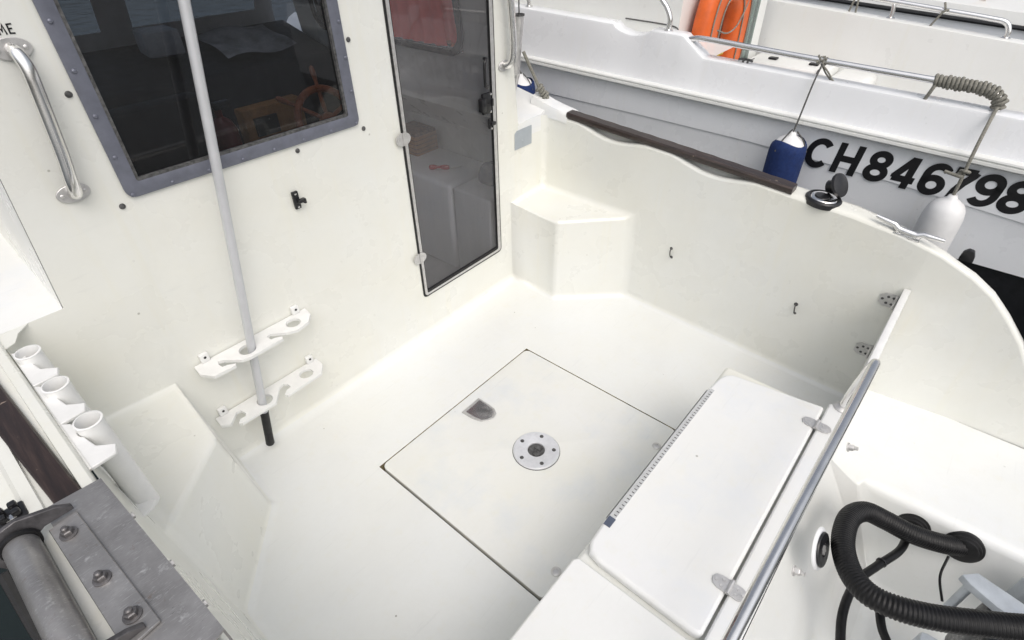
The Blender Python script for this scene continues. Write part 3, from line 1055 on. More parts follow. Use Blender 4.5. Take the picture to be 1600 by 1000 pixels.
# seats
mb = MB()
mb.box(1.645, 1.975, 1.806, 2.55, -0.01, 0.462)
mb.obj('seat_locker', 'lid', boat, bevel=0.025, seg=3)
mb = MB()
mb.box(1.658, 1.975, 1.56, 1.798, -0.01, 0.452)
mb.obj('side_locker', 'lid', boat, bevel=0.012, seg=3)
mb = MB()
mb.box(0.45, 0.90, 2.0, 2.42, 0.42, 0.52)
mb.box(0.45, 0.90, 2.36, 2.46, 0.52, 0.95)
mb.box(0.6, 0.75, 2.15, 2.3, -0.04, 0.42)
mb.obj('passenger_seat', 'darkint', boat, bevel=0.02)
mb = MB()
mb.box(1.60, 1.79, 2.56, 2.60, -0.01, 0.62)
mb.obj('locker_back', 'interior', boat, bevel=0.015)

mb = MB()
mb.prism([(0.93, 2.86), (1.08, 2.84), (1.09, 3.0), (0.95, 3.02)], on_top, 1.0, 1.10)
mb.obj('instrument_box', plain('grey instrument case', (0.30, 0.31, 0.32), 0.5), dash, bevel=0.01)
ch_rows = []
for i in range(9):
    u = i / 8
    ch_rows.append([(1.22 + 0.36 * u, 2.76 + 0.30 * w, 0.945 + 0.07 * w + 0.02 + 0.012 * math.sin(7 * u + 5 * w)) for w in [k / 6 for k in range(7)]])
sheet = MB().grid(ch_rows).obj('sheet', plain('grey chart paper', (0.28, 0.28, 0.29), 0.7, 0, 0.3, 12), None, smooth=80)  # added sheet, its grey patch stands in for a frosted glow
tag(sheet, 'pale crumpled chart standing for the glow behind the aft window', 'sheet')
ext = thing('fire_extinguisher', 'small dark red extinguisher standing left inside the cabin', 'extinguisher', (0.78, 2.5, 0.55))
MB().lathe([(0.05, 0), (0.055, 0.02), (0.055, 0.26), (0.04, 0.30), (0.015, 0.32), (0.015, 0.35)], (0.98, 2.47, 0.50), (0, 0, 1), 20).obj('cylinder_body', plain('dark red enamel', (0.16, 0.012, 0.012), 0.35), ext)
MB().box(0.965, 1.035, 2.455, 2.485, 0.85, 0.88).obj('trigger', 'black', ext, bevel=0.004)
# loose things on the locker
kn = MB()
kn.tube(smooth_path([(1.725, 2.025, 0.473), (1.75, 1.98, 0.477), (1.785, 1.945, 0.473)], 5), [0.010 + 0.003 * math.sin(k) for k in range(11)], 10)
k1 = kn.obj('knife', 'red')
tag(k1, 'red handled knife lying on the white locker inside the cabin door', 'knife')
mb = MB().tube(smooth_path([(1.79, 1.942, 0.468), (1.82, 1.93, 0.467), (1.85, 1.92, 0.466)], 4), 0.005, 6, flat=((0, 0, 1), 0.3))
mb.obj('knife_blade', 'steel', k1)
cu = MB()
rows = []
for i in range(9):
    t = i / 8
    z = 0.453 + 0.085 * math.sin(t * PI / 2)
    rr = 0.085 * math.cos(t * PI / 2 * 0.97) ** 0.6
    rows.append([(1.845 + rr * 0.8 * math.cos(2 * PI * k / 18), 1.70 + rr * math.sin(2 * PI * k / 18), z) for k in range(18)])
cu.grid(rows, closed_v=True)
cu.f.append(tuple(range(17, -1, -1)))
tag(cu.obj('cap', 'navy', None, smooth=80), 'navy blue cloth cap on the side locker behind the cabin door', 'cap')
bk = MB()
bk.box(1.80, 1.95, 2.20, 2.38, 0.463, 0.58)
bk = bk.obj('basket', plain('brown wicker', (0.20, 0.10, 0.05), 0.8, 0, 0.4, 80, 0.8), None, bevel=0.012)
tag(bk, 'brown basket on the side locker deep inside the cabin', 'basket')
mb = MB()
for k in range(5):
    mb.ring(rrect(1.797, 1.953, 2.197, 2.383, 0.012), rrect(1.800, 1.950, 2.200, 2.380, 0.012), on_top, 0.472 + k * 0.022, 0.455 + k * 0.022)
mb.obj('weave_band', M['dashwood'], bk)

# --- aft window in the bulkhead
win = MB()
FX0, FX1, FZ0, FZ1 = 0.325, 1.019, 0.977, 1.585
win.ring(rrect(FX0, FX1, FZ0, FZ1, 0.022), rrect(0.359, 0.983, 1.012, FZ1 - 0.035, 0.006), on_blk, 0.0005, 0.008)
window = win.obj('aft_window', 'alu', boat, bevel=0.0015, seg=2, bang=50)
MB().ring(rrect(0.3585, 0.9835, 1.0115, FZ1 - 0.0345, 0.006), rrect(0.366, 0.976, 1.019, FZ1 - 0.042, 0.004), on_blk, -0.008, 0.0065).obj('gasket', 'seal', window)
MB().add([(0.36, YB + 0.004, 1.013), (0.982, YB + 0.004, 1.013), (0.982, YB + 0.004, FZ1 - 0.036), (0.36, YB + 0.004, FZ1 - 0.036)], [(0, 1, 2, 3)]).obj('pane', 'winglass', window)
sx = [0.337 + 0.0957 * k for k in range(8)]
spots = [(x, 0.985) for x in sx] + [(0.337, 0.985 + 0.0945 * k) for k in range(1, 6)] + [(1.010, 0.985 + 0.0955 * k) for k in range(1, 6)]
for (x, z) in spots:
    link('screw', SCREW, None, window, loc=(x, YB - 0.008, z), rot=(0, random.uniform(0, 3), 0))
for (x, z) in ((0.310, 1.226), (0.307, 0.964), (0.791, 0.958), (1.034, 0.959), (1.036, 1.22)):
    link('screw_cap', CAP, None, boat, loc=(x, YB - 0.0003, z))

# --- cabin door
oq = [(1.668, 1.74), (1.178, 1.74), (1.184, 0.196), (1.684, 0.202)]
iq = [(1.661, 1.735), (1.186, 1.735), (1.191, 0.204), (1.677, 0.210)]
dr = MB()
dr.ring(rquad(oq, 0.022), rquad(iq, 0.018), on_blk, 0.0005, 0.003)
door = dr.obj('cabin_door', 'rubber', boat)
o2 = [(1.6605, 1.7345), (1.1865, 1.7345), (1.1915, 0.2045), (1.6765, 0.2105)]
i2 = [(1.643, 1.72), (1.199, 1.72), (1.204, 0.214), (1.658, 0.222)]
MB().ring(rquad(o2, 0.018), rquad(i2, 0.010), on_blk, -0.008, 0.007).obj('door_frame', 'brushed', door, bevel=0.001, seg=1)
i3 = [(1.6425, 1.7195), (1.1995, 1.7195), (1.2045, 0.2145), (1.6575, 0.2225)]
i4 = [(1.640, 1.715), (1.202, 1.715), (1.207, 0.226), (1.655, 0.234)]
MB().ring(rquad(i3, 0.010), rquad(i4, 0.008), on_blk, -0.006, 0.0055).obj('gasket', 'rubber', door)
MB().add([(1.2035, YB + 0.002, 0.218), (1.657, YB + 0.002, 0.226), (1.642, YB + 0.002, 1.719), (1.1995, YB + 0.002, 1.719)], [(0, 1, 2, 3)]).obj('pane', 'doorglass', door)
for (x, z) in ((1.182, 0.883), (1.186, 0.397)):
    mb = MB()
    for sg in (-1, 1):
        pts = []
        for k in range(13):
            a = R(-90 + 180 * k / 12)
            pts.append((x + sg * (0.002 + 0.030 * math.cos(a)), z + 0.023 * math.sin(a)))
        if sg < 0:
            pts = pts[::-1]
        mb.prism(pts, on_blk, 0.0075, 0.0105)
        for (u, w) in ((0.012, 0.010), (0.012, -0.010), (0.022, 0.0)):
            mb.lathe([(0.0032, 0), (0.0026, 0.001), (0.0004, 0.0004)], (x + sg * u, YB - 0.0105, z + w), (0, -1, 0), 8)
    mb.tube([(x, YB - 0.0115, z - 0.021), (x, YB - 0.0115, z + 0.021)], 0.0036, 8)
    mb.obj('hinge', 'brushed', door)
mb = MB()
mb.tube(smooth_path([(1.607, YB - 0.006, 1.068), (1.606, YB - 0.022, 1.068), (1.590, YB - 0.032, 1.066), (1.582, YB - 0.034, 1.05), (1.582, YB - 0.034, 0.99), (1.592, YB - 0.032, 0.972), (1.608, YB - 0.022, 0.969), (1.610, YB - 0.006, 0.969)], 5), 0.0055, 10)
mb.obj('pull_handle', 'black', door)
mb = MB()
mb.box(1.586, 1.632, YB - 0.018, YB - 0.004, 0.865, 0.945)
mb.box(1.566, 1.590, YB - 0.03, YB - 0.006, 0.88, 0.93)
mb.box(1.630, 1.642, YB - 0.022, YB - 0.006, 0.89, 0.92)
lk = mb.obj('door_lock', 'black', door, bevel=0.004)
mb = MB()
mb.box(1.622, 1.632, YB - 0.012, YB - 0.003, 0.80, 0.842)
mb.box(1.630, 1.656, YB - 0.018, YB - 0.006, 0.812, 0.826)
mb.obj('door_stay', 'black', door, bevel=0.002)
for (x, z) in ((1.625, 0.872), (1.628, 0.938), (1.607, 1.068), (1.610, 0.969), (1.627, 0.805)):
    MB().lathe([(0.0045, 0), (0.0045, 0.002), (0.0004, 0.003)], (x, YB - 0.0185, z), (0, -1, 0), 8).obj('screw', 'steel', door)

# latch on the bulkhead
mb = MB()
mb.box(0.733, 0.753, YB - 0.010, YB - 0.0005, 0.790, 0.846)
mb.box(0.742, 0.766, YB - 0.026, YB - 0.010, 0.812, 0.822)
mb.box(0.758, 0.766, YB - 0.026, YB - 0.010, 0.806, 0.812)
lt = mb.obj('door_latch', 'black', boat, bevel=0.002)
for z in (0.797, 0.839):
    MB().lathe([(0.0035, 0), (0.0035, 0.001), (0.0004, 0.0018)], (0.743, YB - 0.0102, z), (0, -1, 0), 8).obj('screw', 'steel', lt)

# grey plate on the starboard return
pl = MB()
pl.prism([(1.79, 0.660), (1.906, 0.660), (1.906, 0.742), (1.806, 0.742), (1.79, 0.732)], on_blk, 0.0008, 0.0024)
pl.lathe([(0.006, 0.0024), (0.005, 0.0034), (0.0004, 0.0036)], (1.845, YB, 0.688), (0, -1, 0), 12)
pl.obj('cover_plate', 'greyplate', boat)

# grab rails on both cabin edges
def grab(x, z0, z1, dx, tip=0.0):
    p = smooth_path([(x, YB - 0.008, z0), (x + dx * 0.3, YB - 0.026, z0 + 0.008), (x + dx * 0.6, YB - 0.036, z0 + 0.035), (x + dx + tip * 0.25, YB - 0.039, z0 + 0.09), (x + dx + tip * 0.5, YB - 0.040, (z0 + z1) / 2), (x + dx + tip * 0.75, YB - 0.039, z1 - 0.09), (x + dx * 0.8 + tip, YB - 0.036, z1 - 0.035), (x + dx * 0.4 + tip, YB - 0.026, z1 - 0.008), (x + tip, YB - 0.008, z1)], 7)
    g_ = MB().tube(p, 0.0135, 14).obj('grab_rail', 'steel', boat, smooth=60)
    for (xx, z) in ((x, z0), (x + tip, z1)):
        pts = [(xx + 0.034 * math.cos(a) , z + 0.0205 * math.sin(a)) for a in [2 * PI * k / 24 for k in range(24)]]
        mb = MB().prism(pts, on_blk, 0.0005, 0.006)
        for sg in (-1, 1):
            mb.lathe([(0.005, 0.006), (0.0045, 0.0075), (0.0004, 0.008)], (xx + sg * 0.023, YB, z), (0, -1, 0), 10)
        mb.obj('flange', 'brushed', g_, bevel=0.001, seg=1)
grab(0.229, 1.028, 1.325, 0.004, 0.026)
grab(1.728, 1.02, 1.34, 0.022, -0.03)

# hand lettering beside the port rail (end of the boat's name)
GLY = {
    'M': [[(0.0, 0.0), (0.10, 1.0), (0.33, 0.35), (0.58, 1.0), (0.66, 0.0)]],
    'E': [[(0.58, 0.97), (0.10, 0.93), (0.06, 0.05), (0.56, 0.03)], [(0.08, 0.50), (0.45, 0.52)]],
}
def ribbon(mb, pts, w, fn, closed=False, dz=0.0, th=0.0008):
    P = [Vector(p) for p in pts]
    n = len(P)
    Lp, Rp = [], []
    for i in range(n):
        a = P[i - 1] if (i > 0 or closed) else None
        c = P[(i + 1) % n] if (i < n - 1 or closed) else None
        d1 = (P[i] - a).normalized() if a is not None else None
        d2 = (c - P[i]).normalized() if c is not None else None
        if d1 is None:
            d1 = d2
        if d2 is None:
            d2 = d1
        t = (d1 + d2).normalized()
        nn = Vector((-t.y, t.x))
        s = w / 2 / max(0.45, nn.dot(Vector((-d1.y, d1.x))))
        Lp.append(P[i] + nn * s)
        Rp.append(P[i] - nn * s)
    rows_ = []
    for i in range(n):
        rows_.append([fn(Lp[i].x, Lp[i].y, 0.0002 + dz), fn(Lp[i].x, Lp[i].y, th + dz), fn(Rp[i].x, Rp[i].y, th + dz), fn(Rp[i].x, Rp[i].y, 0.0002 + dz)])
    if closed:
        rows_.append(rows_[0])
    o = len(mb.v)
    mb.grid(rows_, closed_v=True)
    if not closed:
        mb.f.append((o, o + 1, o + 2, o + 3))
        e = o + 4 * (n - 1)
        mb.f.append((e + 3, e + 2, e + 1, e))
x = 0.2495
for ch in 'ME':
    mb = MB()
    for k, st in enumerate(GLY[ch]):
        ribbon(mb, [(x + u * 0.0165, 1.350 + w * 0.0175 - u * 0.001) for u, w in st], 0.0028, on_blk, dz=0.0004 * k)
    mb.obj('letter', 'blackpaint', boat, smooth=30, weld=False)
    x += 0.0155

# pad eyes on the starboard wall
for (y, z) in ((0.803, 0.319), (0.265, 0.28)):
    xb_ = 1.955 + (y + 0.035) / 1.035 * 0.04
    xw = xb_ + (2.0 - xb_) * z / interp(GUN, y) - 0.004
    mb = MB()
    for s in (-1, 1):
        mb.lathe([(0.008, 0), (0.007, 0.003), (0.0004, 0.004)], (xw + 0.003, y + s * 0.004, z + s * 0.020), (-1, 0, 0), 10)
    mb.tube(smooth_path([(xw, y + 0.004, z + 0.020), (xw - 0.012, y + 0.002, z + 0.010), (xw - 0.012, y - 0.002, z - 0.010), (xw, y - 0.004, z - 0.020)], 4), 0.0025, 8)
    mb.obj('pad_eye', 'seal', boat)

# mooring cleat on the starboard quarter
def cleat():
    mb = MB()
    z = 0.700
    A_, B_ = Vector((2.014, 0.144, 0.703)), Vector((2.010, -0.058, 0.682))
    d = (B_ - A_)
    pth = [A_ + d * t + Vector((0, 0, -0.016 * (1 - (2 * t - 1) ** 2))) * (1 if 0.3 < t < 0.7 else 0.4) for t in [k / 14 for k in range(15)]]
    mb.tube(pth, [0.006, 0.007, 0.008, 0.0085, 0.009, 0.010, 0.011, 0.011, 0.011, 0.010, 0.009, 0.0085, 0.008, 0.007, 0.006], 12)
    c_ = mb.obj('mooring_cleat', 'steel', boat, smooth=60)
    for t in (0.38, 0.62):
        p = A_ + d * t
        MB().tube([p + Vector((0, 0, -0.010)), p + Vector((0.004, 0, -0.035))], [0.010, 0.013], 12).obj('cleat_leg', 'steel', c_)
    mid = A_ + d * 0.5
    mb = MB()
    mb.box(mid.x - 0.010, mid.x + 0.024, mid.y - 0.04, mid.y + 0.04, 0.655, 0.669)
    mb.obj('cleat_base', 'steel', c_, bevel=0.003)
cleat()

# deck filler with its cap standing open
fil = MB()
fc = (2.045, 0.318, 0.698)
nrm = (0.0, -0.06, 1)
fil.lathe([(0.060, -0.014), (0.060, 0.003), (0.055, 0.009), (0.050, 0.009), (0.047, 0.004), (0.0005, 0.004)], fc, nrm, 40)
fill = fil.obj('deck_filler', 'black', boat)
MB().lathe([(0.046, 0.0045), (0.042, 0.009), (0.022, 0.011), (0.0005, 0.011)], fc, nrm, 36).obj('filler_disc', 'steel', fill)
MB().lathe([(0.025, 0.010), (0.024, 0.014), (0.0005, 0.0145)], (2.042, 0.325, 0.698), nrm, 24).obj('filler_neck', 'black', fill)
MB().lathe([(0.040, -0.005), (0.043, 0.0), (0.041, 0.007), (0.024, 0.012), (0.0005, 0.013)], (2.085, 0.292, 0.742), (-0.25, -0.85, 0.55), 32).obj('filler_cap', 'black', fill)
MB().lathe([(0.022, 0), (0.022, 0.026), (0.018, 0.028), (0.0005, 0.028)], (2.083, 0.300, 0.737), (0.25, 0.85, -0.35), 20).obj('cap_plug', 'black', fill)
# small black fairlead outside the quarter
mb = MB()
mb.prism([(-0.02, 0), (0.02, 0), (0.017, 0.03), (0.006, 0.042), (-0.010, 0.04), (-0.018, 0.02)], lambda u, w, t: (2.085 + t, -0.135 + u, 0.600 + w), 0, 0.02)
mb.obj('fairlead', 'black', boat, bevel=0.004)

# steel rod holder tube at the starboard cabin side
mb = MB()
mb.tube([(1.982, 1.678, 0.915), (1.985, 1.655, 1.150)], 0.0215, 20, cap=False)
rh = mb.obj('rod_tube', 'brushed', boat, smooth=60)
mb = MB()
mb.ring([(1.985 + 0.0235 * math.cos(2 * PI * k / 24), 1.655 + 0.0235 * math.sin(2 * PI * k / 24)) for k in range(24)], [(1.985 + 0.0195 * math.cos(2 * PI * k / 24), 1.655 + 0.0195 * math.sin(2 * PI * k / 24)) for k in range(24)], on_top, 1.147, 1.154)
mb.obj('tube_rim', 'seal', rh)
MB().tube([(1.982, 1.66, 0.92), (1.985, 1.70, 0.80)], 0.010, 10).obj('tube_leg', 'brushed', rh)

# whip aerial line above the tube
tag(MB().tube([(1.985, 1.655, 1.14), (2.03, 1.70, 1.9)], 0.003, 6).obj('fishing_line_rod', 'seal'), 'thin grey rod standing up out of the steel tube', 'rod')

# hose outlets / deck plate / bolts in the splash well
tfy = lambda z: -0.045 - (0.345 - z) * 0.45
def on_tf(x, z):
    return Vector((x, tfy(z) - 0.002, z))
tfn = Vector((0, -1, 0.45)).normalized()
dp = MB()
dpc = on_tf(1.084, 0.196)
dp.lathe([(0.056, 0), (0.056, 0.003), (0.052, 0.006), (0.046, 0.007)], dpc, tfn, 40)
deckp = dp.obj('inspection_plate', 'nbwhite', boat)
MB().lathe([(0.046, 0.0095), (0.044, 0.013), (0.018, 0.0135), (0.0165, 0.010), (0.0005, 0.010)], dpc, tfn, 40).obj('screw_lid', 'black', deckp)
mb = MB()
st = []
for k in range(24):
    a = 2 * PI * k / 24
    rr = 0.0135 if (k % 4) < 2 else 0.010
    st.append((rr * math.cos(a), rr * math.sin(a)))
tfu = Vector((1, 0, 0)); tfw = tfn.cross(tfu)
mb.prism(st, lambda u, w, t: tuple(dpc + tfu * u + tfw * w + tfn * t), 0.0105, 0.0142)
mb.obj('key_slot', 'brushed', deckp)
for (x, z) in ((1.39, 0.285), (0.925, 0.275)):
    p = on_tf(x, z)
    mb = MB()
    mb.lathe([(0.013, 0), (0.013, 0.003), (0.010, 0.004)], p, tfn, 18)
    mb.lathe([(0.0095, 0.004), (0.0095, 0.014), (0.008, 0.016)], p, tfn, 6)
    mb.lathe([(0.0055, 0.016), (0.0055, 0.026), (0.0004, 0.027)], p, tfn, 12)
    mb.obj('transom_bolt', 'brushed', boat)
for (y, z, r_) in ((-0.455, 0.01, 0.052), (-0.33, -0.005, 0.047)):
    xw = 1.518 + 0.025 * (-y - 0.1) + (z - 0.07) * 0.22
    ax = Vector((-1, 0, 0.22)).normalized()
    MB().lathe([(r_, -0.004), (r_ * 0.98, 0.006), (r_ * 0.86, 0.008), (r_ * 0.84, 0.014), (r_ * 0.72, 0.016), (r_ * 0.70, 0.022), (r_ * 0.5, 0.024), (0.0005, 0.024)], (xw, y, z), ax, 36).obj('hose_grommet', 'rubber', boat, smooth=25)

# ------------------------------------------------------------------ things fixed in or lying in the cockpit
# rod racks on the bulkhead
R1 = [(0.287, 1.515), (0.283, 1.468), (0.307, 1.428), (0.371, 1.425), (0.376, 1.433), (0.355, 1.446), (0.342, 1.449), (0.340, 1.471), (0.345, 1.484), (0.358, 1.476), (0.395, 1.434), (0.415, 1.426), (0.436, 1.425), (0.532, 1.428), (0.536, 1.440), (0.517, 1.450), (0.505, 1.453), (0.502, 1.473), (0.516, 1.482), (0.553, 1.447), (0.588, 1.430), (0.634, 1.441), (0.662, 1.472), (0.668, 1.515)]
R2 = [(0.274, 1.515), (0.272, 1.472), (0.295, 1.453), (0.318, 1.475), (0.331, 1.489), (0.345, 1.487), (0.351, 1.462), (0.344, 1.449), (0.327, 1.452), (0.314, 1.437), (0.322, 1.429), (0.439, 1.427), (0.470, 1.464), (0.485, 1.483), (0.502, 1.489), (0.513, 1.475), (0.513, 1.456), (0.495, 1.452), (0.478, 1.437), (0.484, 1.427), (0.620, 1.432), (0.650, 1.470), (0.653, 1.515)]
def rack(name, outline, z, holes, tabs, label):
    t = thing(name, label, 'rod rack', ((outline[0][0] + outline[-1][0]) / 2, 1.51, z), 'white rod racks on the bulkhead')
    bm = bmesh.new()
    def loop(pts):
        vs = [bm.verts.new((p[0], p[1], z)) for p in pts]
        return [bm.edges.new((vs[i], vs[(i + 1) % len(vs)])) for i in range(len(vs))]
    es = loop(outline)
    for (hx, hy, hr) in holes:
        es += loop([(hx + hr * math.cos(2 * PI * k / 24), hy + hr * math.sin(2 * PI * k / 24)) for k in range(24)])
    bmesh.ops.triangle_fill(bm, use_beauty=True, use_dissolve=False, edges=es)
    bmesh.ops.recalc_face_normals(bm, faces=bm.faces)
    ex = bmesh.ops.extrude_face_region(bm, geom=list(bm.faces))
    bmesh.ops.translate(bm, vec=(0, 0, 0.010), verts=[g_ for g_ in ex['geom'] if isinstance(g_, bmesh.types.BMVert)])
    bmesh.ops.recalc_face_normals(bm, faces=bm.faces)
    me = bpy.data.meshes.new('plate')
    bm.to_mesh(me)
    bm.free()
    link('plate', me, 'white', t)
    for tx in tabs:
        mb = MB()
        mb.box(tx - 0.013, tx + 0.013, YB - 0.014, YB - 0.0006, z + 0.0102, z + 0.040)
        tb_ = mb.obj('mounting_tab', 'white', t, bevel=0.002)
        MB().lathe([(0.0042, 0), (0.0042, 0.0008), (0.0004, 0.001)], (tx + 0.001, YB - 0.0142, z + 0.028), (0, -1, 0), 10).obj('screw', 'black', tb_)
rack('rod_rack', R1, 0.435, [(0.432, 1.466, 0.026), (0.598, 1.474, 0.024)], (0.322, 0.632), 'upper white plastic rod rack on the bulkhead with two ring holes and hooks')
rack('rod_rack', R2, 0.215, [(0.422, 1.468, 0.026), (0.584, 1.471, 0.024)], (0.302, 0.626), 'lower white plastic rod rack on the bulkhead near the floor')

# boat pole standing through the racks
pt = thing('boat_pole', 'pale grey aluminium pole with black foot standing through the rod racks', 'pole', (0.385, 1.462, 0.03))
pa, pb = Vector((0.384, 1.466, 0.046)), Vector((0.672, 1.458, 1.93))
pd = (pb - pa).normalized()
MB().tube([pa + pd * 0.12, pb], 0.0128, 18).obj('shaft', 'polealu', pt, smooth=60)
MB().tube([pa - pd * 0.01, pa - pd * 0.006, pa + pd * 0.02, pa + pd * 0.14], [0.0125, 0.0145, 0.0138, 0.0138], 18).obj('foot_grip', 'rubber', pt, smooth=40)

# triple rod holder on the port wall
rhd = thing('rod_holder', 'white three tube rod holder on the port wall beside the teak inlay', 'rod holder', (0.0, 1.2, 0.45))
def tube_holder(y, x=0.002):
    seg = 28
    ro, ri = 0.0235, 0.0205
    def rim(a):
        return 0.790 + 0.001 * math.sin(a)
    rows = []
    for (r_, f) in ((ro, 0.0), (ro, 0.6), (ro, 0.999), (ro + 0.0012, 1.0), (ri + 0.0006, 1.004), (ri, 0.99), (ri, 0.2)):
        rows.append([(x + r_ * math.cos(2 * PI * k / seg), y + r_ * math.sin(2 * PI * k / seg), 0.525 + (rim(2 * PI * k / seg) - 0.525) * f) for k in range(seg)])
    mb = MB().grid(rows, closed_v=True)
    mb.f.append(tuple(range(seg)))
    t_ = mb.obj('holder_tube', 'white', rhd, smooth=40)
    return t_
for y, x_ in ((1.372, -0.012), (1.212, -0.006), (1.055, 0.002)):
    tube_holder(y, x_)
def holder_plate(z, edge):
    mb = MB()
    mb.prism(edge, on_top, z, z + 0.008)
    mb.obj('holder_plate', 'white', rhd, bevel=0.0015, seg=1)
for yc in (1.372, 1.212, 1.055):
    # scalloped arm hugging the tube from the wall, with an open hook on its aft side
    e = [(-0.038, yc + 0.055), (-0.022, yc + 0.040)]
    for k in range(9):
        a = R(140 + 80 * k / 8)
        e.append((0.002 + 0.025 * math.cos(a), yc + 0.025 * math.sin(a)))
    e += [(-0.010, yc - 0.055), (0.002, yc - 0.066), (0.016, yc - 0.078), (0.008, yc - 0.100), (-0.038, yc - 0.104)]
    holder_plate(0.765, e)
    holder_plate(0.548, [(-0.030, yc + 0.03), (-0.022, yc + 0.005), (-0.012, yc - 0.020), (0.006, yc - 0.026), (0.016, yc - 0.034), (0.004, yc - 0.052), (-0.028, yc - 0.060)])

# stainless rope roller bracket on the port gunwale
rb = thing('rope_roller', 'scuffed stainless rope roller bracket bolted over the port gunwale', 'roller', (-0.08, 0.7, 0.78))
mb = MB()
mb.add([(-0.110, 0.890, 0.797), (-0.030, 0.887, 0.797), (-0.012, 0.500, 0.797), (-0.108, 0.478, 0.797)], [(0, 1, 2, 3)])
def shell(pts_top, th, depth):
    v = [(p[0], p[1], 0.797) for p in pts_top] + [(p[0], p[1], 0.797 - th) for p in pts_top]
    f = [(0, 1, 2, 3), (7, 6, 5, 4), (0, 4, 5, 1), (1, 5, 6, 2), (2, 6, 7, 3), (3, 7, 4, 0)]
    return v, f
base_top = [(-0.112, 0.892), (-0.030, 0.887), (-0.013, 0.500), (-0.105, 0.470)]
mb = MB()
mb.add(*shell(base_top, 0.004, 0))
mb.add([(-0.030, 0.887, 0.797), (-0.013, 0.500, 0.797), (-0.012, 0.500, 0.70), (-0.029, 0.887, 0.70), (-0.033, 0.887, 0.793), (-0.016, 0.500, 0.793), (-0.015, 0.500, 0.70), (-0.032, 0.887, 0.70)],
       [(0, 1, 2, 3), (7, 6, 5, 4), (0, 3, 7, 4), (1, 5, 6, 2), (3, 2, 6, 7)])
mb.obj('saddle_plate', 'galv', rb, weld=False)
mb = MB()
up_pts = [(-0.117, 0.838), (-0.078, 0.842), (-0.063, 0.572), (-0.108, 0.566)]
v = [(p[0], p[1], 0.7975) for p in up_pts] + [(p[0], p[1], 0.803) for p in up_pts]
mb.add(v, [(3, 2, 1, 0), (4, 5, 6, 7), (0, 1, 5, 4), (1, 2, 6, 5), (2, 3, 7, 6), (3, 0, 4, 7)])
mb.obj('roller_base', 'galv', rb, bevel=0.001, seg=1)
def ear(y, tilt):
    pts = [(-0.078, 0.803), (-0.118, 0.803), (-0.180, 0.770), (-0.190, 0.79), (-0.185, 0.815), (-0.165, 0.832), (-0.14, 0.836), (-0.095, 0.822), (-0.078, 0.810)]
    mb = MB()
    mb.prism(pts, lambda u, w, t: (u, y + t + (w - 0.80) * tilt, w), -0.004, 0.004)
    mb.obj('roller_cheek', 'cheek', rb, bevel=0.001, seg=1)
ear(0.852, 0.2)
ear(0.580, -0.1)
MB().tube([(-0.152, 0.842, 0.800), (-0.152, 0.838, 0.800), (-0.150, 0.597, 0.800), (-0.150, 0.593, 0.800)], [0.021, 0.0225, 0.0225, 0.021], 28).obj('roller', 'galv', rb, smooth=50)
for (ya, yb) in ((0.848, 0.841), (0.594, 0.587)):
    MB().tube([(-0.1515, ya, 0.800), (-0.1515, yb, 0.800)], 0.026, 28).obj('roller_end_ring', 'rubber', rb, smooth=50)
for (x, y) in ((-0.0985, 0.806), (-0.0915, 0.692), (-0.084, 0.606)):
    link('bolt', HEX, None, rb, loc=(x, y, 0.803))
for y in (0.79, 0.66, 0.565):
    xs = -0.030 + 0.017 * (0.887 - y) / 0.387
    MB().lathe([(0.006, 0), (0.006, 0.003), (0.004, 0.004), (0.0004, 0.005)], (xs + 0.0005, y, 0.778), (1, 0, 0), 6).obj('side_bolt', 'brushed', rb)

# black rope stopper beside the roller
bl = thing('rope_clip', 'small black plastic clip by the steel roller on the port gunwale', 'clip', (-0.147, 0.935, 0.775))
mb = MB()
mb.box(-0.172, -0.130, 0.918, 0.956, 0.760, 0.785)
for (dx, dy) in ((-0.160, 0.928), (-0.142, 0.928), (-0.160, 0.947), (-0.142, 0.947)):
    mb.box(dx - 0.006, dx + 0.006, dy - 0.006, dy + 0.006, 0.7849, 0.797)
mb.obj('clip_body', 'black', bl, bevel=0.003)
MB().box(-0.158, -0.144, 0.922, 0.934, 0.7852, 0.787).obj('clip_screw', 'steel', bl, bevel=0.0005)

# rigging hose looping in the splash well
HOSE = [(1.515, -0.455, 0.005), (1.458, -0.393, 0.035), (1.405, -0.318, 0.07), (1.367, -0.241, 0.11), (1.327, -0.185, 0.145), (1.247, -0.153, 0.175), (1.142, -0.158, 0.195), (1.057, -0.19, 0.215), (1.01, -0.234, 0.235), (1.005, -0.29, 0.25), (1.033, -0.36, 0.255), (1.083, -0.439, 0.255), (1.14, -0.518, 0.25), (1.228, -0.629, 0.245)]
def hose_path():
    return HOSE
hp = resample(smooth_path(hose_path(), 24), 0.0021)
hs_ = MB().tube(hp, lambda i: 0.0285 if (i % 4) in (0, 1) else 0.0262, 20)
ho = hs_.obj('rigging_hose', 'hosem', smooth=60)
tag(ho, 'thick black corrugated hose looping out of the stern well grommet', 'hose')
def cable(pts, r, label, name='control_cable'):
    p = resample(smooth_path(pts, 16), 0.004)
    o = MB().tube(p, r, 10).obj(name, 'hosem', smooth=60)
    tag(o, label, 'cable')
    return o
c_a = cable([(1.49, -0.33, 0.0), (1.44, -0.32, 0.02), (1.36, -0.31, 0.03), (1.26, -0.27, 0.04), (1.16, -0.235, 0.06), (1.05, -0.225, 0.08), (0.96, -0.24, 0.08), (0.84, -0.28, 0.08), (0.72, -0.32, 0.06)], 0.0115, 'thin black control cable running from the second grommet under the hose loop')
cable([(1.05, -0.27, 0.18), (0.98, -0.30, 0.17), (0.93, -0.36, 0.17), (0.92, -0.44, 0.18), (0.94, -0.49, 0.18), (0.985, -0.49, 0.19)], 0.010, 'short black cable below the lowest bend of the corrugated hose')
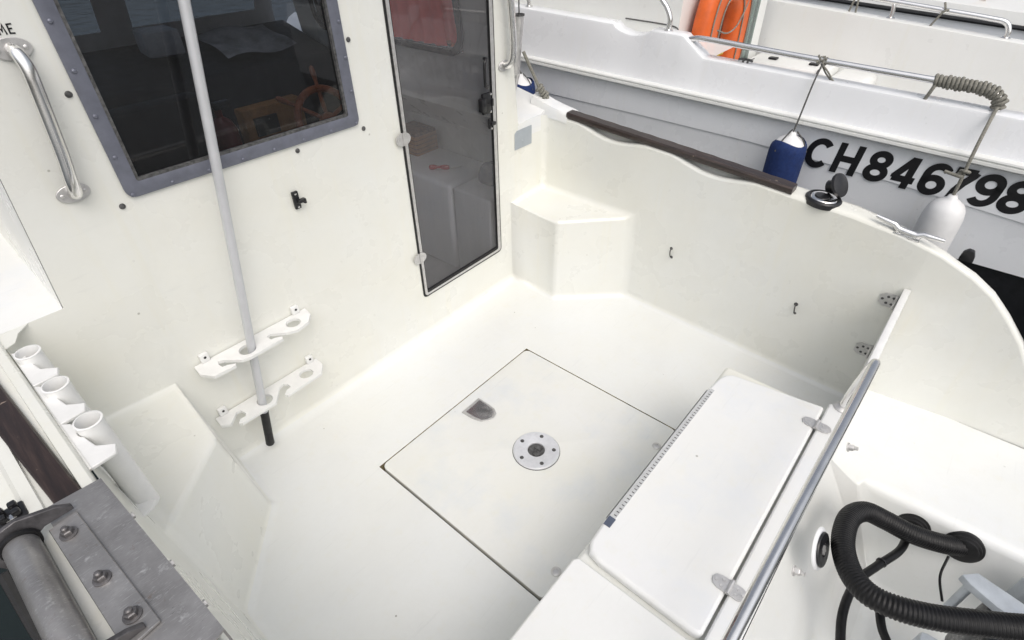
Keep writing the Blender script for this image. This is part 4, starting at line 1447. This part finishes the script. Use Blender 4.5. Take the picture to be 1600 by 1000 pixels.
cable([(1.46, -0.43, 0.0), (1.40, -0.43, -0.03), (1.33, -0.45, -0.04)], 0.0035, 'thin black wire between the large hose grommet and the grey bracket')

def tie(center, axis, r, parent):
    MB().lathe([(r, -0.003), (r + 0.0022, -0.0025), (r + 0.0022, 0.0025), (r, 0.003)], center, axis, 16).obj('cable_tie', 'black', parent)
for o_, pa_, pb_ in ((c_a, (1.16, -0.235, 0.06), (1.14, -0.233, 0.064)), (c_a, (1.28, -0.277, 0.038), (1.26, -0.27, 0.04)), (c_a, (0.90, -0.26, 0.08), (0.88, -0.267, 0.08))):
    tie(pa_, Vector(pb_) - Vector(pa_), 0.0118, o_)
# outboard engine bracket at the corner of the picture
ob = thing('outboard_motor', 'grey outboard motor clamp bracket under the black hose at the stern', 'outboard motor', (1.1, -0.6, -0.2))
mb = MB()
mb.prism([(1.276, -0.420), (1.308, -0.452), (1.285, -0.56), (1.225, -0.56), (1.235, -0.50), (1.259, -0.442)], on_top, 0.135, 0.160)
mb.obj('clamp_bracket', 'engine', ob, bevel=0.004)
MB().tube([(1.285, -0.452, 0.136), (1.285, -0.452, -0.10)], 0.011, 14).obj('clamp_bolt', 'engine', ob)
mb = MB()
mb.box(1.03, 1.10, -0.46, -0.38, -0.2, 0.11)
mb.obj('swivel_bracket', 'engine', ob, bevel=0.015)
mb = MB()
mb.box(1.41, 1.48, -0.75, -0.575, -0.1, 0.10)
mb.obj('motor_cowl', 'engine', ob, bevel=0.03, seg=3)
mb = MB()
mb.box(1.10, 1.32, -0.70, -0.50, -0.15, 0.12)
mb.obj('steering_arm', 'black', ob, bevel=0.02, seg=3)

# black rope hanging outboard below the roller
tag(MB().tube(smooth_path([(-0.20, 0.90, 0.72), (-0.215, 0.80, 0.60), (-0.205, 0.70, 0.50), (-0.19, 0.60, 0.42), (-0.18, 0.5, 0.40)], 8), 0.010, 8).obj('mooring_rope', 'rubber'), 'black rope hanging outboard below the steel roller', 'rope')

# ================================================================== NEIGHBOUR BOAT
nb = thing('moored_boat', 'white moored motor boat with registration CH846798 on its lapped hull', 'boat', (3.5, 1.0, -0.3))
zr = lambda y: 0.757 + 0.022 * y + 0.004 * max(0, y - 1.5) ** 2
LAP = [(-2, 0.42), (-0.7, 0.525), (-0.27, 0.560), (0.2, 0.598), (0.757, 0.628), (1.3, 0.636), (1.94, 0.640), (4.5, 0.70)]
ysN = [-1.6 + 0.2 * k for k in range(30)]
xin = lambda y: 0.05 * max(0, y - 2.0) ** 2
hx = lambda y, z: 2.620 + (zr(y) - z) * 0.02 + xin(y)
# lower hull with one lap
rows = []
for y in ysN:
    zl = interp(LAP, y)
    rows.append([(hx(y, zr(y)) + 0.012, y, zr(y) - 0.015), (hx(y, zl + 0.08), y, zl + 0.08), (hx(y, zl), y, zl), (hx(y, zl) + 0.001, y, zl - 0.002), (hx(y, zl) + 0.005, y, zl - 0.003), (hx(y, zl) + 0.006, y, zl - 0.007), (hx(y, zl - 0.1) + 0.004, y, zl - 0.1), (hx(y, 0.352) + 0.004, y, 0.352)])
hull = MB().grid(rows).obj('hull', 'nbhull', nb, smooth=25)
rows = [[(hx(y, 0.352) + 0.012, y, 0.352), (hx(y, 0.352) + 0.020, y, 0.347), (hx(y, 0.1) + 0.03, y, 0.1), (hx(y, -0.2) + 0.15, y, -0.25), (3.2, y, -0.6)] for y in ysN]
MB().grid(rows).obj('boot_stripe', 'boot', nb, smooth=40)
# rub rail: two stacked mouldings
rows = []
for y in ysN:
    z = zr(y); x = 2.60 + xin(y)
    rows.append([(x + 0.015, y, z + 0.020), (x - 0.004, y, z + 0.021), (x - 0.014, y, z + 0.016), (x - 0.016, y, z + 0.010), (x - 0.010, y, z + 0.007), (x - 0.010, y, z + 0.004), (x - 0.017, y, z + 0.002), (x - 0.018, y, z - 0.008), (x - 0.010, y, z - 0.014), (x + 0.015, y, z - 0.018)])
MB().grid(rows).obj('rub_rail', 'nbcream', nb, smooth=30)
# bulwark with cut-down cockpit coaming
def ztop(y):
    if y > 1.215:
        if 1.38 < y < 1.60:
            t = (y - 1.38) / 0.22
            return 1.022 + 0.030 * (y - 1.2) - 0.035 * math.sin(PI * t) ** 0.7
        return 1.022 + 0.030 * (y - 1.2)
    if y > 1.10:
        return 0.940 + (1.020 - 0.940) * (y - 1.10) / 0.115
    return 0.9065 + 0.028 * (y + 0.11)
ysT = sorted(set([round(v_, 3) for v_ in ysN] + [1.05, 1.08, 1.10, 1.12, 1.14, 1.16, 1.18, 1.20, 1.215, 1.23, 1.26, 1.30, 1.38] + [round(1.38 + 0.22 * k / 14, 3) for k in range(15)]))
rows = []
for y in ysT:
    z = zr(y) + 0.020; zt = ztop(y); x = 2.60 + xin(y)
    l = 0.05
    rows.append([(x + 0.012, y, z), (x + 0.012 + l * 0.5, y, (z + zt) / 2), (x + l - 0.004, y, zt - 0.014), (x + l, y, zt - 0.004), (x + l + 0.008, y, zt), (x + l + 0.075, y, zt + 0.002), (x + l + 0.086, y, zt - 0.006), (x + l + 0.09, y, zt - 0.03), (x + l + 0.10, y, 0.2)])
MB().grid(rows).obj('bulwark', 'nbwhite', nb, smooth=40)
# registration number: one mesh per character
def arc(cx, cy, rx, ry, a0, a1, n=22):
    return [(cx + rx * math.cos(R(a0 + (a1 - a0) * k / n)), cy + ry * math.sin(R(a0 + (a1 - a0) * k / n))) for k in range(n + 1)]
def ell(cx, cy, rx, ry, n=28):
    return [(cx + rx * math.cos(2 * PI * k / n), cy + ry * math.sin(2 * PI * k / n)) for k in range(n)]
six = [(arc(0.365, 0.62, 0.265, 0.285, 35, 180, 14) + [(0.10, 0.45), (0.105, 0.34)] + arc(0.345, 0.31, 0.24, 0.225, 180, 530, 30), False)]
BIG = {
    'C': [(arc(0.40, 0.5, 0.315, 0.405, 42, 318, 30), False)],
    'H': [([(0.10, 0.0), (0.10, 1.0)], False), ([(0.64, 0.0), (0.64, 1.0)], False), ([(0.19, 0.5), (0.55, 0.5)], False)],
    '8': [(ell(0.34, 0.715, 0.215, 0.19), False), (ell(0.34, 0.295, 0.245, 0.20), False)],
    '4': [([(0.47, 0.0), (0.47, 1.0)], False), ([(0.05, 0.29), (0.66, 0.29)], False), ([(0.435, 0.965), (0.105, 0.36), (0.105, 0.29)], False)],
    '6': six,
    '7': [([(0.06, 0.91), (0.57, 0.91)], False), ([(0.565, 0.93), (0.53, 0.82), (0.38, 0.56), (0.29, 0.32), (0.25, 0.0)], False)],
}
BIG['9'] = [([(0.68 - u, 1.0 - w) for u, w in s], c) for s, c in six]
LH = 0.131
yl = 0.548
adv = {'C': 0.108, 'H': 0.105}
tops = {'C': 0.540, 'H': 0.425}
starts = [0.545, 0.428, 0.306, 0.206, 0.106, 0.020, -0.066, -0.158]
for ch, y0 in zip('CH846798', starts):
    mb = MB()
    for k, (st_, cl) in enumerate(BIG[ch]):
        closed = ch == '8'
        def fn(u, w, t):
            z = 0.581 + w * LH
            y = y0 - (u * 0.98 + w * 0.10) * LH
            return (hx(y, z) - 0.0003 - t * 0.6, y, z)
        ribbon(mb, st_, 0.205, fn, closed=closed, dz=0.0004 * k)
    mb.obj('letter', 'blackpaint', hull, smooth=30, weld=False)
# hand rails
def rail(pts, r, name='hand_rail', parent=nb, n=6):
    return MB().tube(smooth_path(pts, n), r, 12).obj(name, 'steel', parent, smooth=60)
r1 = rail([(2.685, 1.215, 0.995), (2.685, 1.185, 1.005), (2.685, 1.14, 1.012), (2.685, 1.0, 1.008), (2.685, 0.6, 0.992), (2.685, 0.20, 0.980), (2.685, 0.06, 0.977), (2.685, 0.005, 0.965), (2.685, -0.02, 0.940), (2.685, -0.022, 0.910)], 0.0125)
MB().lathe([(0.022, -0.006), (0.022, 0.0), (0.014, 0.006)], (2.685, 1.218, 0.993), (0, -1, 0.3), 16).obj('rail_flange', 'steel', r1)
r2 = rail([(2.690, 1.315, 1.028), (2.690, 1.315, 1.075), (2.690, 1.34, 1.12), (2.69, 1.39, 1.17), (2.69, 1.60, 1.40)], 0.012)
MB().lathe([(0.021, 0), (0.021, 0.003), (0.013, 0.007)], (2.690, 1.315, 1.026), (0, 0, 1), 16).obj('rail_flange', 'steel', r2)
r3 = rail([(2.69, 2.17, 1.05), (2.69, 2.18, 1.20), (2.69, 2.2, 1.5)], 0.012)
MB().lathe([(0.021, 0), (0.021, 0.003), (0.013, 0.007)], (2.69, 2.17, 1.052), (0, 0, 1), 16).obj('rail_flange', 'steel', r3)
# side deck, cabin, cockpit
mb = MB()
mb.add([(2.74, 1.10, 0.925), (3.0, 1.10, 0.93), (3.05, 4.2, 1.02), (2.85, 4.2, 1.02), (2.74, 1.9, 0.96)], [(0, 1, 2, 3, 4)])
mb.obj('side_deck', 'nbcream', nb)
cabn = MB()
CX0, CX1, CY = 2.98, 4.18, 1.40
cabn.add([(CX0, CY, 0.3), (CX0, CY, 1.15), (CX0 + 0.12, CY, 2.0), (CX0, 4.0, 0.3), (CX0, 4.0, 1.15), (CX0 + 0.12, 4.0, 2.0)], [(0, 1, 4, 3), (1, 2, 5, 4)])
cabn.add([(CX0, CY, -0.1), (3.82, CY, -0.1), (3.82, CY, 2.0), (CX0 + 0.12, CY, 2.0), (CX0, CY, 1.15)], [(0, 1, 2, 3, 4)])
cabn.add([(4.10, CY, -0.1), (4.3, CY, -0.1), (4.2, CY, 2.0), (4.10, CY, 2.0)], [(0, 1, 2, 3)])
cabn.obj('cabin', 'nbcream', nb)
mb = MB()
for k in range(1):
    mb.tube(smooth_path([(2.979, 1.72, 1.00), (2.979, 1.5, 0.995), (2.979, 1.41, 0.985), (2.99, 1.399, 0.95), (3.05, 1.398, 0.93)], 5), 0.0035, 6)
mb.obj('cabin_seam', 'seal', nb)
mb = MB()
mb.box(3.82, 4.10, CY - 0.008, CY + 0.008, 0.05, 1.95)
nd = mb.obj('cabin_door', 'greenglass', nb)
MB().box(3.81, 3.822, CY - 0.014, CY + 0.012, 0.04, 1.96).obj('door_edge', 'black', nd)
mb = MB()
mb.box(3.79, 3.85, CY - 0.04, CY - 0.010, 0.80, 0.85)
mb.obj('door_latch', 'black', nd, bevel=0.006)
MB().add([(3.82, 2.4, -0.1), (4.10, 2.4, -0.1), (4.10, 2.4, 2.0), (3.82, 2.4, 2.0)], [(0, 1, 2, 3)]).obj('cabin_lining', 'nbcream', nb)
# cockpit sole, far wall, far coaming
mb = MB()
mb.add([(2.70, -1.6, 0.1), (4.5, -1.6, 0.1), (4.5, CY, 0.1), (2.70, CY, 0.1)], [(0, 1, 2, 3)])
mb.obj('cockpit_sole', 'nbcream', nb)
fz = lambda y: 0.862 + 0.070 * y
rows = []
for k in range(20):
    y = -1.6 + 3.4 * k / 19
    z = fz(y)
    rows.append([(4.30, y, 0.1), (4.36, y, z - 0.03), (4.365, y, z - 0.005), (4.375, y, z), (4.45, y, z + 0.002), (4.46, y, z - 0.01), (4.46, y, -0.3)])
MB().grid(rows).obj('far_coaming', 'nbcream', nb, smooth=40)
fr1 = rail([(4.42, 1.9, 1.06), (4.42, 1.0, 1.02), (4.42, 0.4, 0.975), (4.42, 0.20, 0.958), (4.42, 0.12, 0.945), (4.42, 0.09, 0.905), (4.42, 0.088, 0.865)], 0.0145)
fr2 = rail([(4.42, 0.735, 1.0), (4.42, 0.70, 0.99), (4.42, 0.69, 0.955), (4.42, 0.688, 0.91)], 0.012, 'rail_post', fr1)
for (y, z) in ((0.088, 0.868), (0.688, 0.911)):
    MB().lathe([(0.024, 0), (0.024, 0.004), (0.015, 0.009)], (4.42, y, z), (0, 0, 1), 14).obj('rail_flange', 'steel', fr1)
# locker along the far wall with two lids' latches
mb = MB()
mb.box(3.98, 4.33, 0.86, 1.37, 0.102, 0.655)
lock = mb.obj('cockpit_locker', 'nbcream', nb, bevel=0.015, seg=3)
mb = MB()
mb.box(3.972, 3.979, 0.90, 1.335, 0.20, 0.62)
lp = mb.obj('locker_panel', 'nbcream', lock, bevel=0.003)
for y in (0.905, 1.33):
    MB().tube([(3.970, y, 0.25), (3.970, y, 0.64), (3.985, y, 0.660), (4.05, y, 0.659)], 0.003, 6).obj('panel_gap', 'seal', lock)
for y in (0.97, 1.23):
    mb = MB()
    mb.box(4.10, 4.15, y - 0.028, y + 0.028, 0.655, 0.668)
    mb.obj('locker_latch', 'black', lock, bevel=0.005)
mb = MB()
mb.prism(rrect(0.62, 0.86, 0.105, 0.62, 0.05), lambda u, w, t: (t, u, w), 4.0, 4.33)
mb.obj('locker_step', 'nbcream', nb, bevel=0.01)
# cleat and chock on the coaming
mb = MB()
mb.tube(smooth_path([(2.70, 0.955, 0.946), (2.70, 0.94, 0.950), (2.70, 0.905, 0.950), (2.70, 0.89, 0.945)], 4), 0.005, 8)
mb.tube([(2.70, 0.932, 0.949), (2.70, 0.932, 0.930)], 0.005, 8)
mb.tube([(2.70, 0.912, 0.949), (2.70, 0.912, 0.930)], 0.005, 8)
mb.obj('small_cleat', 'seal', nb)
mb = MB()
mb.prism([(-0.06, 0), (0.06, 0), (0.055, 0.05), (0.035, 0.072), (-0.035, 0.072), (-0.055, 0.05)], lambda u, w, t: (2.76 + t, -0.19 + u, 0.885 + w), 0, 0.05)
mb.obj('stern_chock', 'nbwhite', nb, bevel=0.012, seg=3)

# rope turns on the rail
def helix(path, r, turns_step, jitter=0.002):
    P = resample(path, 0.0022)
    out = []
    for i, p in enumerate(P):
        t = (P[min(i + 1, len(P) - 1)] - P[max(i - 1, 0)]).normalized()
        n1 = Vector((1, 0, 0))
        n1 = (n1 - t * n1.dot(t)).normalized()
        n2 = t.cross(n1)
        a = 2 * PI * i * 0.0022 / turns_step
        rr = r + jitter * math.sin(a * 0.37)
        out.append(p + (n1 * math.cos(a) + n2 * math.sin(a)) * rr)
    return out
wr = thing('mooring_line', 'pale grey rope wound tightly round the bent end of the neighbour rail', 'rope', (2.685, 0.07, 0.95))
rp = smooth_path([(2.685, 0.20, 0.980), (2.685, 0.06, 0.977), (2.685, 0.005, 0.965), (2.685, -0.02, 0.940), (2.685, -0.022, 0.915)], 12)
MB().tube(helix(rp, 0.0185, 0.0135), 0.0068, 8).obj('rope_turns', 'rope', wr, smooth=60)
MB().tube(smooth_path([(2.665, 0.190, 0.968), (2.66, 0.196, 0.940), (2.668, 0.205, 0.905)], 6), 0.0065, 8).obj('rope_tail', 'rope', wr)
rq = thing('lashing', 'thin pale cord lashed round the middle of the neighbour hand rail', 'cord', (2.685, 0.6, 0.99))
rp = smooth_path([(2.685, 0.625, 0.993), (2.685, 0.585, 0.992)], 12)
MB().tube(helix(rp, 0.016, 0.008), 0.0042, 6).obj('cord_turns', 'rope', rq)
MB().tube(smooth_path([(2.67, 0.595, 0.98), (2.67, 0.565, 0.955), (2.68, 0.535, 0.922), (2.69, 0.50, 0.921), (2.70, 0.45, 0.919)], 6), 0.0035, 6).obj('cord_end', 'rope', rq)
MB().tube(smooth_path([(2.675, 0.60, 0.98), (2.675, 0.575, 0.950), (2.685, 0.545, 0.920)], 6), 0.0035, 6).obj('cord_end', 'rope', rq)

# fenders
def fender(name, label, x, y, zt, length, r, mat, tip, group, ropepts, cordmat):
    t = thing(name, label, 'fender', (x, y, zt - length - 0.08), group)
    prof = [(0.0005, -length - 0.05), (r * 0.45, -length - 0.04), (r * 0.8, -length - 0.015), (r * 0.97, -length + 0.03), (r, -length + 0.08), (r, -0.08), (r * 0.98, -0.045), (r * 0.90, -0.012), (r * 0.72, 0.010), (r * 0.42, 0.024), (0.018, 0.031), (0.014, 0.042), (0.0005, 0.044)]
    MB().lathe(prof, (x, y, zt), (0, 0, 1), 28).obj('fender_body', tip, t, smooth=70)
    if mat:
        pr2 = [(r + 0.003, -length + 0.02), (r + 0.005, -0.05), (r + 0.003, -0.022), (r * 0.93 + 0.004, 0.000), (r * 0.80 + 0.004, 0.010)]
        rows_ = []
        for (rr, h) in pr2:
            rows_.append([(x + rr * math.cos(2 * PI * k / 28), y + rr * math.sin(2 * PI * k / 28), zt + h + (0.010 * math.cos(4 * PI * k / 28 + 0.6) - 0.004 if h > -0.01 else 0)) for k in range(28)])
        MB().grid(rows_, closed_v=True).obj('fender_cover', mat, t, smooth=70)
        for k in range(3):
            a = 2 * PI * k / 3 + 0.6
            MB().tube(smooth_path([(x + 0.015 * math.cos(a), y + 0.015 * math.sin(a), zt + 0.048), (x + r * 0.7 * math.cos(a), y + r * 0.7 * math.sin(a), zt + 0.016), (x + (r + 0.004) * math.cos(a), y + (r + 0.004) * math.sin(a), zt - 0.028)], 5), 0.003, 6).obj('cover_cord', 'cord', t)
    MB().tube(smooth_path(ropepts, 6), cordmat[1], 8).obj('fender_line', cordmat[0], t)
    return t
fender('fender', 'navy blue covered fender hanging before the letter C of the neighbour hull', 2.515, 0.592, 0.702, 0.34, 0.070, 'blue', 'fwhite', 'fenders between the two boats', [(2.515, 0.592, 0.74), (2.545, 0.592, 0.80), (2.60, 0.593, 0.92), (2.672, 0.597, 0.985)], ('cord', 0.0035))
fender('fender', 'navy blue covered fender half hidden behind the cabin corner', 2.45, 2.03, 0.725, 0.34, 0.075, 'blue', 'fwhite', 'fenders between the two boats', [(2.45, 2.03, 0.77), (2.50, 2.16, 0.92), (2.62, 2.30, 1.06)], ('cord', 0.003))
wfend = fender('fender', 'plain white fender hanging in front of the registration digits', 2.515, -0.026, 0.600, 0.36, 0.068, None, 'fwhite', 'fenders between the two boats', [(2.515, -0.026, 0.635), (2.518, -0.024, 0.70), (2.535, -0.020, 0.80), (2.60, -0.019, 0.88), (2.668, -0.02, 0.925)], ('rope', 0.006))
MB().tube(smooth_path([(2.512, -0.010, 0.735), (2.500, -0.022, 0.74), (2.512, -0.036, 0.735), (2.528, -0.022, 0.728), (2.512, -0.008, 0.722), (2.500, -0.02, 0.718), (2.51, 0.035, 0.722)], 6), 0.006, 8).obj('line_knot', 'rope', wfend)

# rope from the rod tube down to our side deck
mr = thing('mooring_rope', 'pale grey rope knotted to the side deck beside the steel rod tube', 'rope', (2.03, 1.56, 0.80))
MB().tube(smooth_path([(1.995, 1.640, 1.01), (2.0, 1.625, 0.98), (2.02, 1.59, 0.90), (2.035, 1.57, 0.845)], 8), 0.0075, 8).obj('rope_fall', 'rope', mr)
kaxis = smooth_path([(2.030, 1.578, 0.868), (2.042, 1.562, 0.838), (2.052, 1.548, 0.812)], 8)
MB().tube(helix(kaxis, 0.0125, 0.0145, 0.003), 0.0068, 8).obj('rope_knot', 'rope', mr, smooth=60)
MB().tube(smooth_path([(2.048, 1.555, 0.815), (2.068, 1.540, 0.800), (2.072, 1.515, 0.796), (2.058, 1.508, 0.796), (2.045, 1.525, 0.800), (2.040, 1.548, 0.812)], 6), 0.0062, 8).obj('rope_loop', 'rope', mr, smooth=60)
MB().tube(smooth_path([(2.040, 1.570, 0.850), (2.058, 1.560, 0.842), (2.064, 1.548, 0.832)], 6), 0.0062, 8).obj('rope_tail', 'rope', mr, smooth=60)

# orange horseshoe buoy on the neighbour's cabin
hb = thing('horseshoe_buoy', 'orange horseshoe lifebuoy hanging on the neighbour cabin by its door', 'lifebuoy', (3.38, 1.33, 0.75))
hc = Vector((3.36, 1.325, 0.985))
pth = [(-0.20, -0.25), (-0.205, -0.12), (-0.20, 0.0), (-0.165, 0.10), (-0.09, 0.165), (0.0, 0.185), (0.09, 0.165), (0.165, 0.10), (0.20, 0.0), (0.205, -0.12), (0.20, -0.25)]
sp = smooth_path([(hc.x + u, hc.y, hc.z + w) for u, w in pth], 6)
rows = []
for i, p in enumerate(sp):
    t = (sp[min(i + 1, len(sp) - 1)] - sp[max(i - 1, 0)]).normalized()
    n = Vector((0, 1, 0)).cross(t)
    sec = []
    for k in range(20):
        a = 2 * PI * k / 20
        ca, sa = math.cos(a), math.sin(a)
        sec.append(p + n * 0.105 * math.copysign(abs(ca) ** 0.6, ca) + Vector((0, 1, 0)) * 0.052 * math.copysign(abs(sa) ** 0.6, sa))
    rows.append(sec)
mb = MB().grid(rows, closed_v=True)
mb.f.append(tuple(range(20)))
mb.f.append(tuple((len(sp) - 1) * 20 + k for k in range(19, -1, -1)))
mb.obj('foam_ring', 'orange', hb, smooth=50)
for off in (-0.05, 0.05):
    pts = []
    for i, p in enumerate(sp):
        t = (sp[min(i + 1, len(sp) - 1)] - sp[max(i - 1, 0)]).normalized()
        n = Vector((0, 1, 0)).cross(t)
        pts.append(p + n * off + Vector((0, -0.055, 0)))
    MB().tube(pts, 0.004, 6).obj('grab_line', 'rope', hb)
mb = MB()
mb.box(3.36 - 0.03, 3.36 + 0.05, 1.30, 1.36, 0.80, 0.83)
mb.obj('buoy_light', 'lens', hb, bevel=0.006)
MB().tube(smooth_path([(3.18, 1.275, 0.96), (3.30, 1.262, 0.93), (3.42, 1.262, 0.95), (3.52, 1.27, 1.02), (3.56, 1.275, 1.06)], 6), 0.004, 6).obj('grab_line', 'rope', hb)
mb = MB()
mb.box(3.2, 3.52, 1.375, 1.398, 1.14, 1.18)
mb.obj('buoy_bracket', 'steel', hb, bevel=0.004)

# ================================================================== THIRD BOAT behind
tb3 = thing('moored_boat', 'grey white boat with dark rub strake beyond the neighbour far rail', 'boat', (6.0, 0.8, -0.3))
rows, rows2, rows3 = [], [], []
for k in range(18):
    y = -2.0 + 6 * k / 17
    z = 0.78 + 0.055 * y
    rows.append([(5.30, y, -0.5), (5.20, y, 0.2), (5.18, y, z + 0.02)])
    rows2.append([(5.185, y, z + 0.020), (5.160, y, z + 0.022), (5.155, y, z + 0.034), (5.160, y, z + 0.046), (5.185, y, z + 0.048)])
    rows3.append([(5.18, y, z + 0.048), (5.20, y, z + 0.115), (5.22, y, z + 0.123), (6.9, y, z + 0.16)])
MB().grid(rows).obj('hull', 'nbhull', tb3)
MB().grid(rows2).obj('rub_strake', 'boot', tb3)
MB().grid(rows3).obj('deck', 'nbcream', tb3, smooth=30)
mb = MB()
mb.tube([(5.42, 0.33, 0.93), (5.60, 0.27, 1.25)], 0.016, 8)
s1 = mb.obj('crossed_oars', 'dashwood')
tag(s1, 'orange brown varnished wooden struts on the farthest boat deck', 'oars')
MB().tube([(5.42, 0.33, 0.93), (5.60, 0.40, 1.25)], 0.016, 8).obj('oar_shaft', 'dashwood', s1)
# cords on the far rail
c1 = MB().tube(smooth_path([(4.405, 0.44, 1.02), (4.40, 0.425, 0.99), (4.425, 0.415, 0.965), (4.40, 0.41, 0.985), (4.395, 0.43, 0.97), (4.40, 0.45, 0.93), (4.40, 0.47, 0.885)], 6), 0.006, 8).obj('cord_hitch', 'rope')
tag(c1, 'pale cord hitched over the middle of the far hand rail', 'cord')
c2 = MB().tube(smooth_path([(4.41, 0.93, 0.925), (4.41, 0.915, 1.02), (4.425, 0.91, 1.04), (4.41, 0.90, 1.03), (4.41, 0.89, 0.925)], 6), 0.006, 8).obj('cord_hitch', 'rope')
tag(c2, 'pale cord looped over the far rail at the picture top edge', 'cord')
